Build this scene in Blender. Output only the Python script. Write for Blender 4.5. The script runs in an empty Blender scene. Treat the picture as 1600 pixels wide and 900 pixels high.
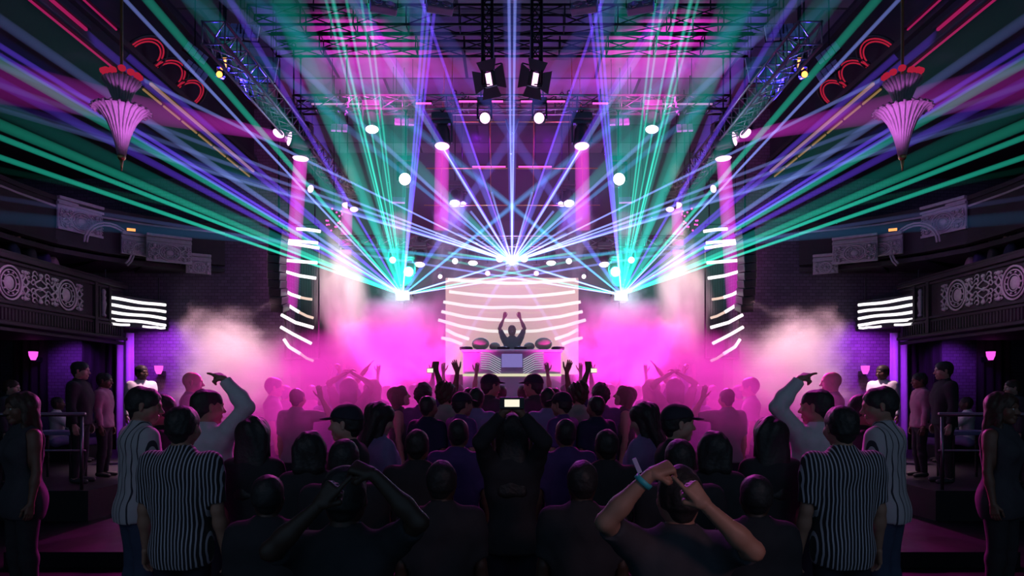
import bpy, bmesh, math, random
import numpy as np
from mathutils import Vector as V, Matrix
PI = math.pi
random.seed(7)
scene = bpy.context.scene

# ------------------------------------------------------------------ camera, world, exposure
cam_d = bpy.data.cameras.new('camera'); cam = bpy.data.objects.new('camera', cam_d)
scene.collection.objects.link(cam)
cam.location = (0, 0, 1.8); cam.rotation_euler = (PI/2, 0, 0)
cam_d.sensor_width = 36; cam_d.lens = 24.75; cam_d.shift_y = 162/1600; cam_d.clip_start = .05; cam_d.clip_end = 200
scene.camera = cam
world = bpy.data.worlds.new('world'); scene.world = world; world.use_nodes = True
bg = world.node_tree.nodes['Background']; bg.inputs[0].default_value = (.055, .105, .165, 1); bg.inputs[1].default_value = 1.0  # teal ambient fill through the open rear, added to lift the blacks
vs = scene.view_settings; vs.view_transform = 'Standard'; vs.look = 'None'; vs.exposure = 0; vs.gamma = 1; vs.use_curve_mapping = False
cy = scene.cycles
cy.max_bounces = 5; cy.diffuse_bounces = 2; cy.glossy_bounces = 2; cy.transmission_bounces = 3; cy.volume_bounces = 0; cy.transparent_max_bounces = 64
cy.volume_step_rate = 1.5; cy.volume_max_steps = 96; cy.sample_clamp_indirect = 4; cy.sample_clamp_direct = 0
cy.use_adaptive_sampling = True; cy.adaptive_threshold = .03; cy.use_denoising = True; cy.denoiser = 'OPENIMAGEDENOISE'; cy.caustics_reflective = False; cy.caustics_refractive = False

# ------------------------------------------------------------------ lamps of the show plus unseen fill and rim spots added to brighten the crowd
def spot(name, loc, target, col, power, angle=40, blend=.6, radius=.12):
    d = bpy.data.lights.new(name, 'SPOT'); d.energy = power; d.color = col[:3]; d.spot_size = math.radians(angle); d.spot_blend = blend; d.shadow_soft_size = radius
    o = bpy.data.objects.new(name, d); scene.collection.objects.link(o); o.location = loc
    o.rotation_euler = (V(target)-V(loc)).to_track_quat('-Z', 'Y').to_euler(); return o
def point(name, loc, col, power, radius=.15):
    d = bpy.data.lights.new(name, 'POINT'); d.energy = power; d.color = col[:3]; d.shadow_soft_size = radius
    o = bpy.data.objects.new(name, d); scene.collection.objects.link(o); o.location = loc; return o
MAG = (1, .03, .6); PNK = (1, .25, .6); PUR = (.42, .05, 1); BLU = (.12, .12, 1); TEAL = (.05, .9, .62); WARM = (1, .74, .55); RED = (1, .05, .12)
for s in (-1, 1):
    # magenta footlights along the stage front, aimed back through the smoke
    spot('stage_flood_light', (s*2.9, 13.95, 1.5), (s*2.4, 16.6, 4.3), MAG, 2000, 92, .9)
    spot('stage_flood_light', (s*1.5, 14.0, 1.5), (s*2.0, 16.6, 4.6), (1, .03, .62), 1300, 84, .9)
    spot('stage_flood_light', (s*4.3, 13.6, 1.3), (s*3.6, 15.6, 2.6), (1, .04, .45), 500, 90, .9)
    # magenta wash from the overhead truss over the front of the crowd
    spot('crowd_wash_light', (s*2.4, 15.2, 5.6), (s*2.3, 10.0, 1.4), MAG, 5200, 46, .9, .2)
    spot('crowd_wash_light', (s*4.4, 14.4, 6.3), (s*3.4, 10.0, 1.5), (1, .03, .5), 3000, 40, .9, .2)
    spot('crowd_haze_light', (s*3.3, 14.0, 5.2), (s*2.6, 9.2, 1.2), MAG, 4200, 38, .9, .2)
    # warm white lamp over the pale smoke column beside the stage
    spot('smoke_key_light', (s*3.3, 14.3, 6.6), (s*3.75, 15.5, 3.4), (1, .8, .68), 2300, 34, .9)
    # pink side light on the drifting smoke
    spot('side_smoke_light', (s*5.4, 13.6, 6.4), (s*5.6, 13.7, 0.4), (1, .52, .66), 5600, 52, .9)
    # points added at the laser apertures for a glow in the smoke
    point('laser_glow_light', (s*2.41, 15.3, 3.93), (.75, .9, 1), 40, .06)
    # purple and teal lamps: ceiling wash, stage house, brick alcoves, terrace
    spot('ceiling_wash_light', (s*2.6, 13.0, 7.2), (s*3.0, 15.4, 9.0), (.95, .02, .62), 1700, 70, 1)
    spot('ceiling_patch_light', (s*3.3, 14.3, 7.6), (s*3.3, 14.0, 9.0), (1, .03, .62), 420, 70, .7)
    spot('ceiling_blue_light', (s*5.0, 12.6, 7.0), (s*3.8, 9.5, 9.0), (.05, .03, 1), 500, 110, .8)
    spot('stage_house_light', (s*.8, 16.0, 7.6), (s*.9, 22.5, 8.0), (.3, .01, 1), 500, 60, .8)
    spot('haze_light', (s*1.2, 17.4, 5.6), (s*2.2, 15.6, 8.2), (.25, .06, 1), 900, 80, .9)
    spot('back_teal_light', (s*2.5, 16.4, 4.4), (s*4.6, 23.0, 7.4), (.0, .8, .55), 4200, 66, .9)
    spot('alcove_light', (s*10.5, 16.2, 3.05), (s*10.55, 17.2, 1.9), PUR, 330, 110, .8)
    spot('alcove_light', (s*8.2, 16.0, 3.3), (s*8.35, 17.2, 2.2), (.5, .03, .95), 330, 110, .8)
    spot('balcony_light', (s*5.6, 11.0, 6.4), (s*9.0, 13.2, 3.7), (.8, .6, .85), 220, 32, .9)
    spot('balcony_pink_light', (s*6.0, 9.0, 5.6), (s*9.0, 11.9, 3.8), (.9, .1, .8), 240, 26, .9)
    spot('plaque_light', (s*6.0, 11.0, 5.4), (s*9.3, 15.2, 5.4), (.6, .25, 1), 110, 26, .9)
    spot('chandelier_light', (s*3.9, 8.2, 4.2), (s*5.0, 9.0, 5.4), (.9, .2, 1), 200, 24, .6)
    spot('front_fill_light', (s*3.0, -1.0, 4.5), (s*2.6, 4.6, 1.3), (.95, .8, 1), 34, 60, .9, .4)  # unseen fill added behind the viewpoint for the near figures
point('laser_glow_light', (0, 16.75, 4.93), (.6, .85, 1), 14, .06)  # same added glow at the centre laser
for s in (-1, 1):
    # narrow coloured spots without fixtures, added for the rim on shoulders and arms
    spot('rim_light', (s*3.6, 12.2, 8.1), (s*2.2, 5.2, 1.4), (1, .06, .8), 900, 20, .8, .1)
spot('rim_light', (-.6, 12.2, 8.1), (.7, 2.6, 1.3), (.8, .06, 1), 1500, 13, .8, .1)  # unseen spot added for the violet rim on the raised arms
spot('arm_fill_light', (2.4, -0.6, 2.9), (.72, 2.6, 1.3), (1, .42, .46), 75, 24, .9, .3)  # unseen warm spot added behind the viewpoint to brighten the raised arms
# ------------------------------------------------------------------ helpers
C = bpy.context.scene.collection
F = 1100.0; HZ = 612.0; CX = 800.0; EYE = 1.8
def at(px, py, d):
    return V(((px-CX)/F*d, d, EYE+(HZ-py)/F*d))

def link(name, me, mat, parent=None):
    o = bpy.data.objects.new(name, me); C.objects.link(o)
    if mat is not None and len(me.materials) == 0: me.materials.append(mat)
    if parent is not None: o.parent = parent
    return o
def tag(o, label=None, cat=None, group=None, kind=None):
    if label: o['label'] = label
    if cat: o['category'] = cat
    if group: o['group'] = group
    if kind: o['kind'] = kind
    return o
def thing(name, label, cat, loc=(0,0,0), rz=0.0, group=None, parent=None):
    o = bpy.data.objects.new(name, None); C.objects.link(o)
    o.location = loc; o.rotation_euler = (0,0,rz); o.empty_display_size = .1
    return tag(o, label, cat, group)

class MB:
    """collects primitives into one mesh"""
    def __init__(s): s.bm = bmesh.new()
    def box(s, lo, hi, rot=None, org=None, bev=0.0):
        lo = V(lo); hi = V(hi); c = (lo+hi)/2; d = hi-lo
        r = bmesh.ops.create_cube(s.bm, size=1.0)
        vs = r['verts']
        M = Matrix.Translation(c) @ Matrix.Diagonal((d.x, d.y, d.z, 1))
        if rot is not None:
            o = V(org) if org is not None else c
            M = Matrix.Translation(o) @ rot.to_4x4() @ Matrix.Translation(-o) @ M
        bmesh.ops.transform(s.bm, matrix=M, verts=vs)
        if bev > 0:
            es = list({e for v in vs for e in v.link_edges})
            bmesh.ops.bevel(s.bm, geom=es, offset=bev, segments=2, profile=.5, affect='EDGES')
        return s
    def tube(s, a, b, r, r2=None, n=12, cap=True):
        a = V(a); b = V(b); r2 = r if r2 is None else r2
        d = b-a; L = d.length
        if L < 1e-6: return s
        q = V((0,0,1)).rotation_difference(d.normalized())
        M = Matrix.Translation((a+b)/2) @ q.to_matrix().to_4x4()
        bmesh.ops.create_cone(s.bm, cap_ends=cap, segments=n, radius1=r, radius2=r2, depth=L, matrix=M)
        return s
    def path(s, pts, r, n=8, closed=False):
        pts = [V(p) for p in pts]
        rings = []; m = len(pts)
        up = None
        for i, p in enumerate(pts):
            if closed: t = (pts[(i+1) % m]-pts[i-1]).normalized()
            else: t = (pts[min(i+1, m-1)]-pts[max(i-1, 0)]).normalized()
            if up is None or abs(up.dot(t)) > .97: up = V((0,0,1)) if abs(t.z) < .9 else V((1,0,0))
            u = (up-t*up.dot(t)).normalized(); w = t.cross(u); up = u
            rings.append([s.bm.verts.new(p+(u*math.cos(k*2*PI/n)+w*math.sin(k*2*PI/n))*r) for k in range(n)])
        rng = range(m) if closed else range(m-1)
        for i in rng:
            A, B = rings[i], rings[(i+1) % m]
            for k in range(n): s.bm.faces.new((A[k], A[(k+1) % n], B[(k+1) % n], B[k]))
        if not closed:
            s.bm.faces.new(rings[0][::-1]); s.bm.faces.new(rings[-1])
        return s
    def sphere(s, c, r, sc=(1,1,1), u=16, v=10, rot=None):
        M = Matrix.Translation(V(c)) @ (rot.to_4x4() if rot is not None else Matrix()) @ Matrix.Diagonal((r*sc[0], r*sc[1], r*sc[2], 1))
        bmesh.ops.create_uvsphere(s.bm, u_segments=u, v_segments=v, radius=1.0, matrix=M); return s
    def prism(s, pts, depth, M=None):
        """polygon pts (x,z) extruded along y by depth"""
        a = [s.bm.verts.new((x, 0, z)) for x, z in pts]; b = [s.bm.verts.new((x, depth, z)) for x, z in pts]
        n = len(pts); fs = [s.bm.faces.new(a), s.bm.faces.new(b[::-1])]
        for i in range(n): fs.append(s.bm.faces.new((a[i], b[i], b[(i+1) % n], a[(i+1) % n])))
        if M is not None: bmesh.ops.transform(s.bm, matrix=M, verts=a+b)
        return s
    def lathe(s, prof, n=24, M=None):
        rings = [[s.bm.verts.new((r*math.cos(k*2*PI/n), r*math.sin(k*2*PI/n), z)) for k in range(n)] for r, z in prof]
        for A, B in zip(rings, rings[1:]):
            for k in range(n): s.bm.faces.new((A[k], A[(k+1) % n], B[(k+1) % n], B[k]))
        s.bm.faces.new(rings[0][::-1]); s.bm.faces.new(rings[-1])
        if M is not None: bmesh.ops.transform(s.bm, matrix=M, verts=[v for r in rings for v in r])
        return s
    def build(s, name, mat, parent=None, smooth=False, M=None):
        if M is not None: bmesh.ops.transform(s.bm, matrix=M, verts=s.bm.verts[:])
        bmesh.ops.recalc_face_normals(s.bm, faces=s.bm.faces[:])
        me = bpy.data.meshes.new(name); s.bm.to_mesh(me); s.bm.free()
        if smooth: me.polygons.foreach_set('use_smooth', [True]*len(me.polygons))
        return link(name, me, mat, parent)

def kids(o): return [c for c in bpy.data.objects if c.parent == o]
def copy_tree(o, parent=None, index=None):
    c = o.copy(); C.objects.link(c)
    if parent is not None:
        c.parent = parent
    for ch in KIDS().get(o.name, []): copy_tree(ch, c)
    return c
def KIDS():
    d = {}
    for c in bpy.data.objects:
        if c.parent is not None: d.setdefault(c.parent.name, []).append(c)
    return d
def swap(t): return t.replace('left', '@@').replace('right', 'left').replace('@@', 'right')
def mirrored(o):
    """the matching thing on the other side of the hall"""
    c = copy_tree(o)
    c.location.x *= -1; c.rotation_euler.z *= -1; c.scale.x *= -1
    for k in ('label', 'group'):
        if k in c.keys(): c[k] = swap(c[k])
    for ch in [c]+list(KIDS().get(c.name, [])):
        if ch is not c and 'label' in ch.keys(): ch['label'] = swap(ch['label'])
    return c

# ------------------------------------------------------------------ materials
def lin(h):
    h = h.lstrip('#'); c = [int(h[i:i+2], 16)/255 for i in (0, 2, 4)]
    return tuple(x/12.92 if x <= .04045 else ((x+.055)/1.055)**2.4 for x in c)+(1,)
def nmat(name):
    m = bpy.data.materials.new(name); m.use_nodes = True
    nt = m.node_tree; nt.nodes.clear()
    out = nt.nodes.new('ShaderNodeOutputMaterial')
    return m, nt, out
def node(nt, typ, **kw):
    n = nt.nodes.new(typ)
    for k, v in kw.items():
        if k.startswith('i_'):
            key = k[2:]; key = int(key) if key.isdigit() else key.replace('_', ' ')
            n.inputs[key].default_value = v
        else: setattr(n, k, v)
    return n
def pbr(name, col, rough=.6, metal=0.0, noise=0.0, nscale=8.0, bump=0.0, spec=.5, sheen=0.0):
    m, nt, out = nmat(name)
    b = node(nt, 'ShaderNodeBsdfPrincipled'); L = nt.links.new
    b.inputs['Base Color'].default_value = col; b.inputs['Roughness'].default_value = rough; b.inputs['Metallic'].default_value = metal
    b.inputs['Specular IOR Level'].default_value = spec; b.inputs['Sheen Weight'].default_value = sheen
    L(b.outputs[0], out.inputs['Surface'])
    if noise or bump:
        tc = node(nt, 'ShaderNodeTexCoord'); nz = node(nt, 'ShaderNodeTexNoise'); nz.inputs['Scale'].default_value = nscale; nz.inputs['Detail'].default_value = 4
        L(tc.outputs['Object'], nz.inputs['Vector'])
        if noise:
            mx = node(nt, 'ShaderNodeMix', data_type='RGBA'); mx.inputs[0].default_value = 1
            mx.inputs[6].default_value = tuple(c*(1-noise) for c in col[:3])+(1,); mx.inputs[7].default_value = tuple(min(1, c*(1+noise)) for c in col[:3])+(1,)
            L(nz.outputs[0], mx.inputs[0]); L(mx.outputs[2], b.inputs['Base Color'])
        if bump:
            bp = node(nt, 'ShaderNodeBump'); bp.inputs['Strength'].default_value = bump; bp.inputs['Distance'].default_value = .02
            L(nz.outputs[0], bp.inputs['Height']); L(bp.outputs[0], b.inputs['Normal'])
    return m
def emit(name, col, s):
    m, nt, out = nmat(name); e = node(nt, 'ShaderNodeEmission'); e.inputs[0].default_value = col; e.inputs[1].default_value = s
    nt.links.new(e.outputs[0], out.inputs['Surface']); return m
def striped(name, base, stripe, period, width, axis='X', wob=.006, rough=.85):
    """woven cloth with vertical stripes (object X, wraps with the garment)"""
    m, nt, out = nmat(name); L = nt.links.new
    b = node(nt, 'ShaderNodeBsdfPrincipled'); b.inputs['Roughness'].default_value = rough; b.inputs['Sheen Weight'].default_value = .2
    tc = node(nt, 'ShaderNodeTexCoord'); sp = node(nt, 'ShaderNodeSeparateXYZ'); L(tc.outputs['Object'], sp.inputs[0])
    nz = node(nt, 'ShaderNodeTexNoise'); nz.inputs['Scale'].default_value = 5; L(tc.outputs['Object'], nz.inputs['Vector'])
    ma = node(nt, 'ShaderNodeMath', operation='MULTIPLY_ADD'); L(nz.outputs[0], ma.inputs[0]); ma.inputs[1].default_value = wob*4; L(sp.outputs[axis], ma.inputs[2])
    md = node(nt, 'ShaderNodeMath', operation='MODULO'); ad = node(nt, 'ShaderNodeMath', operation='ADD'); L(ma.outputs[0], ad.inputs[0]); ad.inputs[1].default_value = 50
    L(ad.outputs[0], md.inputs[0]); md.inputs[1].default_value = period
    lt = node(nt, 'ShaderNodeMath', operation='LESS_THAN'); L(md.outputs[0], lt.inputs[0]); lt.inputs[1].default_value = width
    mx = node(nt, 'ShaderNodeMix', data_type='RGBA'); L(lt.outputs[0], mx.inputs[0]); mx.inputs[6].default_value = base; mx.inputs[7].default_value = stripe
    L(mx.outputs[2], b.inputs['Base Color']); L(b.outputs[0], out.inputs['Surface'])
    return m

# ------------------------------------------------------------------ smooth solid modelling for figures
class Field:
    """signed distance field on a grid, blended from tapered limbs, turned into one continuous mesh"""
    def __init__(s, lo, hi, h):
        s.h = h; s.lo = np.array(lo, np.float32)
        n = np.maximum(4, np.ceil((np.array(hi)-np.array(lo))/h).astype(int)+1)
        s.ax = [(lo[i]+h*np.arange(n[i])).astype(np.float32) for i in range(3)]
        s.D = np.full(tuple(n), .5, np.float32)
    def _sub(s, lo, hi):
        ix = []
        for i in range(3):
            a = np.searchsorted(s.ax[i], lo[i]); b = np.searchsorted(s.ax[i], hi[i])
            if b <= a: return None
            ix.append(slice(a, b))
        return tuple(ix)
    def cap(s, a, b, ra, rb=None, sc=(1,1,1), k=.03, cut=False, infl=0.0):
        rb = ra if rb is None else rb
        ra += infl; rb += infl
        a = np.array(a, np.float32); b = np.array(b, np.float32); sc = np.array(sc, np.float32)
        m = max(ra, rb)*sc+k+.03
        ix = s._sub(np.minimum(a, b)-m, np.maximum(a, b)+m)
        if ix is None: return s
        X = (s.ax[0][ix[0]]/sc[0])[:, None, None]; Y = (s.ax[1][ix[1]]/sc[1])[None, :, None]; Z = (s.ax[2][ix[2]]/sc[2])[None, None, :]
        A = a/sc; B = b/sc; d = B-A; L2 = float(d@d)
        px, py, pz = X-A[0], Y-A[1], Z-A[2]
        if L2 > 1e-9:
            t = np.clip((px*d[0]+py*d[1]+pz*d[2])/L2, 0, 1)
            q = np.sqrt((px-t*d[0])**2+(py-t*d[1])**2+(pz-t*d[2])**2)-(ra+(rb-ra)*t)
        else: q = np.sqrt(px*px+py*py+pz*pz)-ra
        q = q*float(sc.min()+sc.mean())*.5
        D = s.D[ix]
        if cut:
            hh = np.maximum(k-np.abs(D+q), 0)/k; s.D[ix] = np.maximum(D, -q)+hh*hh*k/4
        else:
            hh = np.maximum(k-np.abs(D-q), 0)/k; s.D[ix] = np.minimum(D, q)-hh*hh*k/4
        return s
    def plane(s, n, o):
        """keeps the side where dot(p-o, n) < 0"""
        q = (s.ax[0]-o[0])[:, None, None]*n[0]+(s.ax[1]-o[1])[None, :, None]*n[1]+(s.ax[2]-o[2])[None, None, :]*n[2]
        s.D = np.maximum(s.D, q.astype(np.float32)); return s
    def wrinkle(s, amp, seed=0, f=1.0):
        r = np.random.RandomState(seed)
        q = 0
        for i in range(5):
            w = r.uniform(-1, 1, 3)*np.array((26, 26, 16))*f*(1+.5*i); ph = r.uniform(0, 6)
            q = q+np.sin(s.ax[0][:, None, None]*w[0]+s.ax[1][None, :, None]*w[1]+s.ax[2][None, None, :]*w[2]+ph)/(1+.4*i)
        s.D = s.D+(amp*.4*q).astype(np.float32); return s
    def mesh(s):
        D = s.D
        D[0] = D[-1] = np.maximum(D[0], .001) if False else .5
        D[:, 0] = .5; D[:, -1] = .5; D[:, :, 0] = .5; D[:, :, -1] = .5
        S = D < 0
        cs = [(i, j, k) for i in (0, 1) for j in (0, 1) for k in (0, 1)]
        nx, ny, nz = D.shape
        cnt = sum(S[i:nx-1+i, j:ny-1+j, k:nz-1+k].astype(np.int8) for i, j, k in cs)
        idx = np.argwhere((cnt > 0) & (cnt < 8))
        if len(idx) == 0: return np.zeros((0, 3)), np.zeros((0, 4), int)
        vals = np.stack([D[idx[:, 0]+i, idx[:, 1]+j, idx[:, 2]+k] for i, j, k in cs], 1)
        acc = np.zeros((len(idx), 3)); num = np.zeros(len(idx))
        for a in range(8):
            for b in range(a+1, 8):
                da = np.array(cs[b])-np.array(cs[a])
                if abs(da).sum() != 1: continue
                va, vb = vals[:, a], vals[:, b]; m = (va < 0) != (vb < 0)
                t = np.where(m, va/np.where(m, va-vb, 1), 0)
                acc += m[:, None]*(np.array(cs[a])+t[:, None]*da); num += m
        P = (idx+acc/num[:, None])*s.h+s.lo
        ids = np.full((nx, ny, nz), -1, np.int64); ids[idx[:, 0], idx[:, 1], idx[:, 2]] = np.arange(len(idx))
        fs = []
        for ax in range(3):
            sl0 = [slice(1, -1)]*3; sl1 = [slice(1, -1)]*3
            sl0[ax] = slice(0, -1); sl1[ax] = slice(1, None)
            a = S[tuple(sl0)]; b = S[tuple(sl1)]
            e = np.argwhere(a != b)
            if not len(e): continue
            fl = a[e[:, 0], e[:, 1], e[:, 2]]
            off = np.array([1, 1, 1]); off[ax] = 0; e = e+off
            u, v = [(1, 2), (2, 0), (0, 1)][ax]
            U = np.zeros(3, int); U[u] = 1; W = np.zeros(3, int); W[v] = 1
            q = np.stack([ids[tuple((e-U-W).T)], ids[tuple((e-W).T)], ids[tuple(e.T)], ids[tuple((e-U).T)]], 1)
            q[~fl] = q[~fl][:, ::-1]
            fs.append(q)
        Q = np.concatenate(fs); Q = Q[(Q >= 0).all(1)]
        return P, Q
def np_mesh(name, parts):
    Ps, Qs, n = [], [], 0
    for P, Q in parts:
        if len(P) == 0: continue
        Ps.append(P); Qs.append(Q+n); n += len(P)
    P = np.concatenate(Ps).astype(np.float32); Q = np.concatenate(Qs)
    me = bpy.data.meshes.new(name)
    me.vertices.add(len(P)); me.vertices.foreach_set('co', P.ravel())
    me.loops.add(len(Q)*4); me.loops.foreach_set('vertex_index', Q.ravel().astype(np.int32))
    me.polygons.add(len(Q)); me.polygons.foreach_set('loop_start', np.arange(0, len(Q)*4, 4, dtype=np.int32))
    me.polygons.foreach_set('use_smooth', np.ones(len(Q), bool))
    me.update(calc_edges=True); me.validate()
    return me

def ik(s, t, l1, l2, pole):
    s = V(s); t = V(t); d = t-s; L = min(d.length, (l1+l2)*.995); u = d.normalized()
    L = max(L, abs(l1-l2)+.02)
    a = (l1*l1-l2*l2+L*L)/(2*L); hh = math.sqrt(max(0, l1*l1-a*a))
    p = V(pole); p = (p-u*p.dot(u))
    p = p.normalized() if p.length > 1e-4 else V((0, 0, -1))
    return s+u*a+p*hh, s+u*L

def hand_field(f, w, d, nrm, side, sc, pose, infl=0.0):
    """palm, four unequal bent fingers and a thumb leaving the side of the palm; w wrist, d pointing direction, nrm back of hand"""
    d = V(d).normalized(); nrm = V(nrm); nrm = (nrm-d*nrm.dot(d)).normalized(); x = d.cross(nrm)*side   # x points to the thumb side
    P = lambda a, b, c: V(w)+(x*a+d*b+nrm*c)*sc
    k = .012*sc
    for a in (-.026, -.009, .009, .026): f.cap(P(a*.7, .015, 0), P(a, .085, 0), .013*sc, .0125*sc, k=.016*sc)
    curl = {'open': (.06, .1, .1), 'relax': (.35, .5, .4), 'fist': (1.45, 1.6, 1.0), 'curl': (.8, .9, .6), 'point': (1.3, 1.5, .9)}[pose]
    for i, (a, L) in enumerate(((.027, .072), (.009, .08), (-.009, .074), (-.026, .058))):
        cu = (.1, .12, .1) if (pose == 'point' and i == 0) else curl
        sp = a*(5 if pose == 'open' else 1.2)
        p = P(a, .088, .001); ang = 0.0; r = .0095*sc*(.9 if i == 3 else 1)
        for j, fr in enumerate((.45, .31, .24)):
            ang += cu[j]
            dirv = (d*math.cos(ang)-nrm*math.sin(ang)+x*math.sin(sp)*.9*max(0, math.cos(ang))).normalized()
            q = p+dirv*L*fr*sc
            f.cap(p, q, r, r*.9, k=.005*sc); p = q; r *= .92
    th = {'open': ((.62, .75, 0), (.45, .9, .0)), 'relax': ((.5, .8, -.3), (.1, .95, -.35)), 'fist': ((.35, .7, -.7), (-.6, .5, -.7)), 'curl': ((.5, .75, -.5), (-.2, .8, -.6)), 'point': ((.35, .7, -.7), (-.6, .5, -.6))}[pose]
    p = P(.026, .022, -.004)
    for v, L, r in ((th[0], .046, .0125), (th[0], .0, .011), (th[1], .034, .0105), (th[1], .026, .0095)):
        dv = (x*v[0]+d*v[1]+nrm*v[2]).normalized(); q = p+dv*L*sc
        f.cap(p, q, r*sc, r*.95*sc, k=.008*sc); p = q

def person(label, loc, H, facing=0.0, skin=None, hair=('short', None), top=None, bottom=None, sleeve='short', arms=(None, None),
           female=False, yaw=0.0, pitch=0.0, lean=(0, 0), fine=1, cat='person', group=None, hem=.47, seated=False, seed=0, eyes=False, wide=1.0, legs=True, shoes=None):
    """arms: (left, right) each None (hanging) or dict(t=hand target, pole=, pose=, dir=, nrm=) in the person's own metres (x right, y forward, z up)"""
    h = H/1.75
    res = {2: (.013, .0052, .0042), 1: (.017, .0075, .006), 0: (.024, .012, .009)}[fine]
    root = thing('person', label, cat, loc, facing, group)
    lx, ly = lean
    sw = (.155 if female else .176)*h*wide
    hipz = .525*H; shz = .802*H; off = lambda z: V((lx*max(0, z-hipz), ly*max(0, z-hipz), 0))
    hz = 0.0
    if seated: hz = hipz-.46
    J = lambda x, y, z: V((x, y, z-hz))+off(z)
    S = {-1: J(-sw, -.01*h, shz), 1: J(sw, -.01*h, shz)}
    l1, l2 = .172*H, .150*H
    A = {}
    for sd, spec in zip((-1, 1), arms):
        if spec is None: spec = dict(t=(sd*(sw+.07*h), .05*h, .44*H-hz), pole=(sd*.3, -1, 0), pose='relax')
        if spec.get('rel'): t = S[sd]+V(spec['t'])
        else: t = V(spec['t'])
        e, w = ik(S[sd], t, l1, l2, spec.get('pole', (sd, -.3, -.5)))
        A[sd] = (e, w, spec)
    # torso bones: a, b, ra, rb, scale, blend
    hw = 1.08 if female else 1.0
    tors = [(J(-.065*h*hw, 0, .5*H), J(.065*h*hw, 0, .5*H), .1*h*hw, None, (1, 1.0, .95), .06),
            (J(-.04*h, 0, .6*H), J(.04*h, 0, .6*H), (.088 if female else .1)*h*wide, None, (1.05, 1.0, 1.3), .1),
            (J(-.075*h, .012*h, .71*H), J(.075*h, .012*h, .71*H), .098*h*wide, None, (1.05, 1.08, 1.25), .09),
            (J(-sw*.72, -.012*h, .783*H), J(sw*.72, -.012*h, .783*H), .058*h, None, (1, 1.15, 1), .08),
            (J(0, -.02*h, .79*H), J(0, -.008*h, .845*H), .078*h, .05*h, (1.1, 1, 1), .09)]
    if female:
        for sd in (-1, 1): tors.append((J(sd*.07*h, .085*h, .73*H), J(sd*.068*h, .1*h, .725*H), .058*h, .05*h, (1, 1, 1), .05))
    hc = J(0, .015*h, .922*H)
    neck = [(J(0, -.012*h, .83*H), hc+V((0, -.01*h, -.03*h)), .056*h*(.88 if female else 1), .054*h*(.85 if female else 1), (1, 1, 1), .035)]
    def arm_bones(sd, part):
        e, w, spec = A[sd]; s0 = S[sd]
        m = .9 if female else 1.0
        if part == 'upper': return [(s0, s0+(e-s0)*.3, .056*h*m, .052*h*m, (1,1,1), .05), (s0+(e-s0)*.25, e, .05*h*m, .039*h*m, (1,1,1), .02)]
        return [(e, e+(w-e)*.35, .04*h*m, .041*h*m, (1,1,1), .015), (e+(w-e)*.3, w, .041*h*m, .026*h*m, (1,1,1), .02)]
    leg = []
    feet = []
    for sd in (-1, 1):
        hip = J(sd*.085*h, 0, .5*H)
        if seated: kn = hip+V((sd*.06, .42*h, .03)); an = kn+V((0, .02, -.42*h)); an.z = .08
        else: kn = V((sd*.1*h, .02*h, .285*H)); an = V((sd*.11*h, -.02*h, .05*H))
        leg += [(hip, kn, .088*h*hw, .058*h, (1,1,1), .05), (kn, kn+(an-kn)*.3, .057*h, .058*h, (1,1,1), .02), (kn+(an-kn)*.28, an, .058*h, .038*h, (1,1,1), .03)]
        feet += [(an+V((0, -.02*h, -.03*h)), an+V((sd*.03*h, .15*h, -.05*h)), .04*h, .03*h, (1,1,.9), .03)]
    # ---- body
    def bounds(bs, pad):
        p = np.array([list(q) for b in bs for q in b[:2]]); r = max(max(b[2], b[3] or 0) for b in bs)
        return p.min(0)-r*1.35-pad, p.max(0)+r*1.35+pad
    up = arm_bones(-1, 'upper')+arm_bones(1, 'upper'); lo_ = arm_bones(-1, 'fore')+arm_bones(1, 'fore')
    allb = tors+neck+up+lo_+(leg+feet if legs else [])
    f = Field(*bounds(allb, .05), res[0])
    for b in allb: f.cap(b[0], b[1], b[2], b[3], b[4], b[5])
    parts = [f.mesh()]
    # ---- hands (finer grid, running into the forearm)
    for sd in (-1, 1):
        e, w, spec = A[sd]; fd = (w-e).normalized()
        d = V(spec['dir']).normalized() if 'dir' in spec else fd
        nrm = V(spec.get('nrm', (sd, .2, 0)))
        if abs(nrm.normalized().dot(d)) > .95: nrm = V((0, 1, .3))
        f = Field(np.array(w)-.16*h, np.array(w)+.2*h*np.array(d)*0+np.array([.24*h]*3), res[2])
        lo = np.minimum(np.array(w), np.array(w)+np.array(d)*.19*h)-.085*h; hi = np.maximum(np.array(w), np.array(w)+np.array(d)*.19*h)+.085*h
        f = Field(lo, hi, res[2])
        f.cap(w-fd*.07*h, w+d*.01*h, .028*h, .024*h, k=.02)
        hand_field(f, w, d, nrm, -sd, h*(.92 if female else 1.0), spec.get('pose', 'relax'))
        parts.append(f.mesh())
    # ---- head
    R = Matrix.Rotation(yaw, 3, 'Z') @ Matrix.Rotation(pitch, 3, 'X')
    Rn = np.array(R); hcn = np.array(hc)
    q = h*1.07
    f = Field((-.1*q, -.13*q, -.17*q), (.1*q, .15*q, .14*q), res[1])
    f.cap((0, -.018*q, .03*q), (0, .012*q, .03*q), .092*q, .086*q, (.84, 1, 1.0), .02)
    f.cap((0, .035*q, -.03*q), (0, .05*q, -.078*q), .062*q, .036*q, (.95, 1, 1), .05)            # face, jaw
    f.cap((-.04*q, .01*q, -.055*q), (.04*q, .01*q, -.055*q), .03*q, None, (1, 1.4, 1), .04)
    f.cap((0, .07*q, -.092*q), (0, .07*q, -.092*q), .02*q, None, (1.2, 1, 1), .02)               # chin
    f.cap((-.03*q, .085*q, .022*q), (.03*q, .085*q, .022*q), .014*q, None, (1, 1, .8), .02)      # brow
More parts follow.
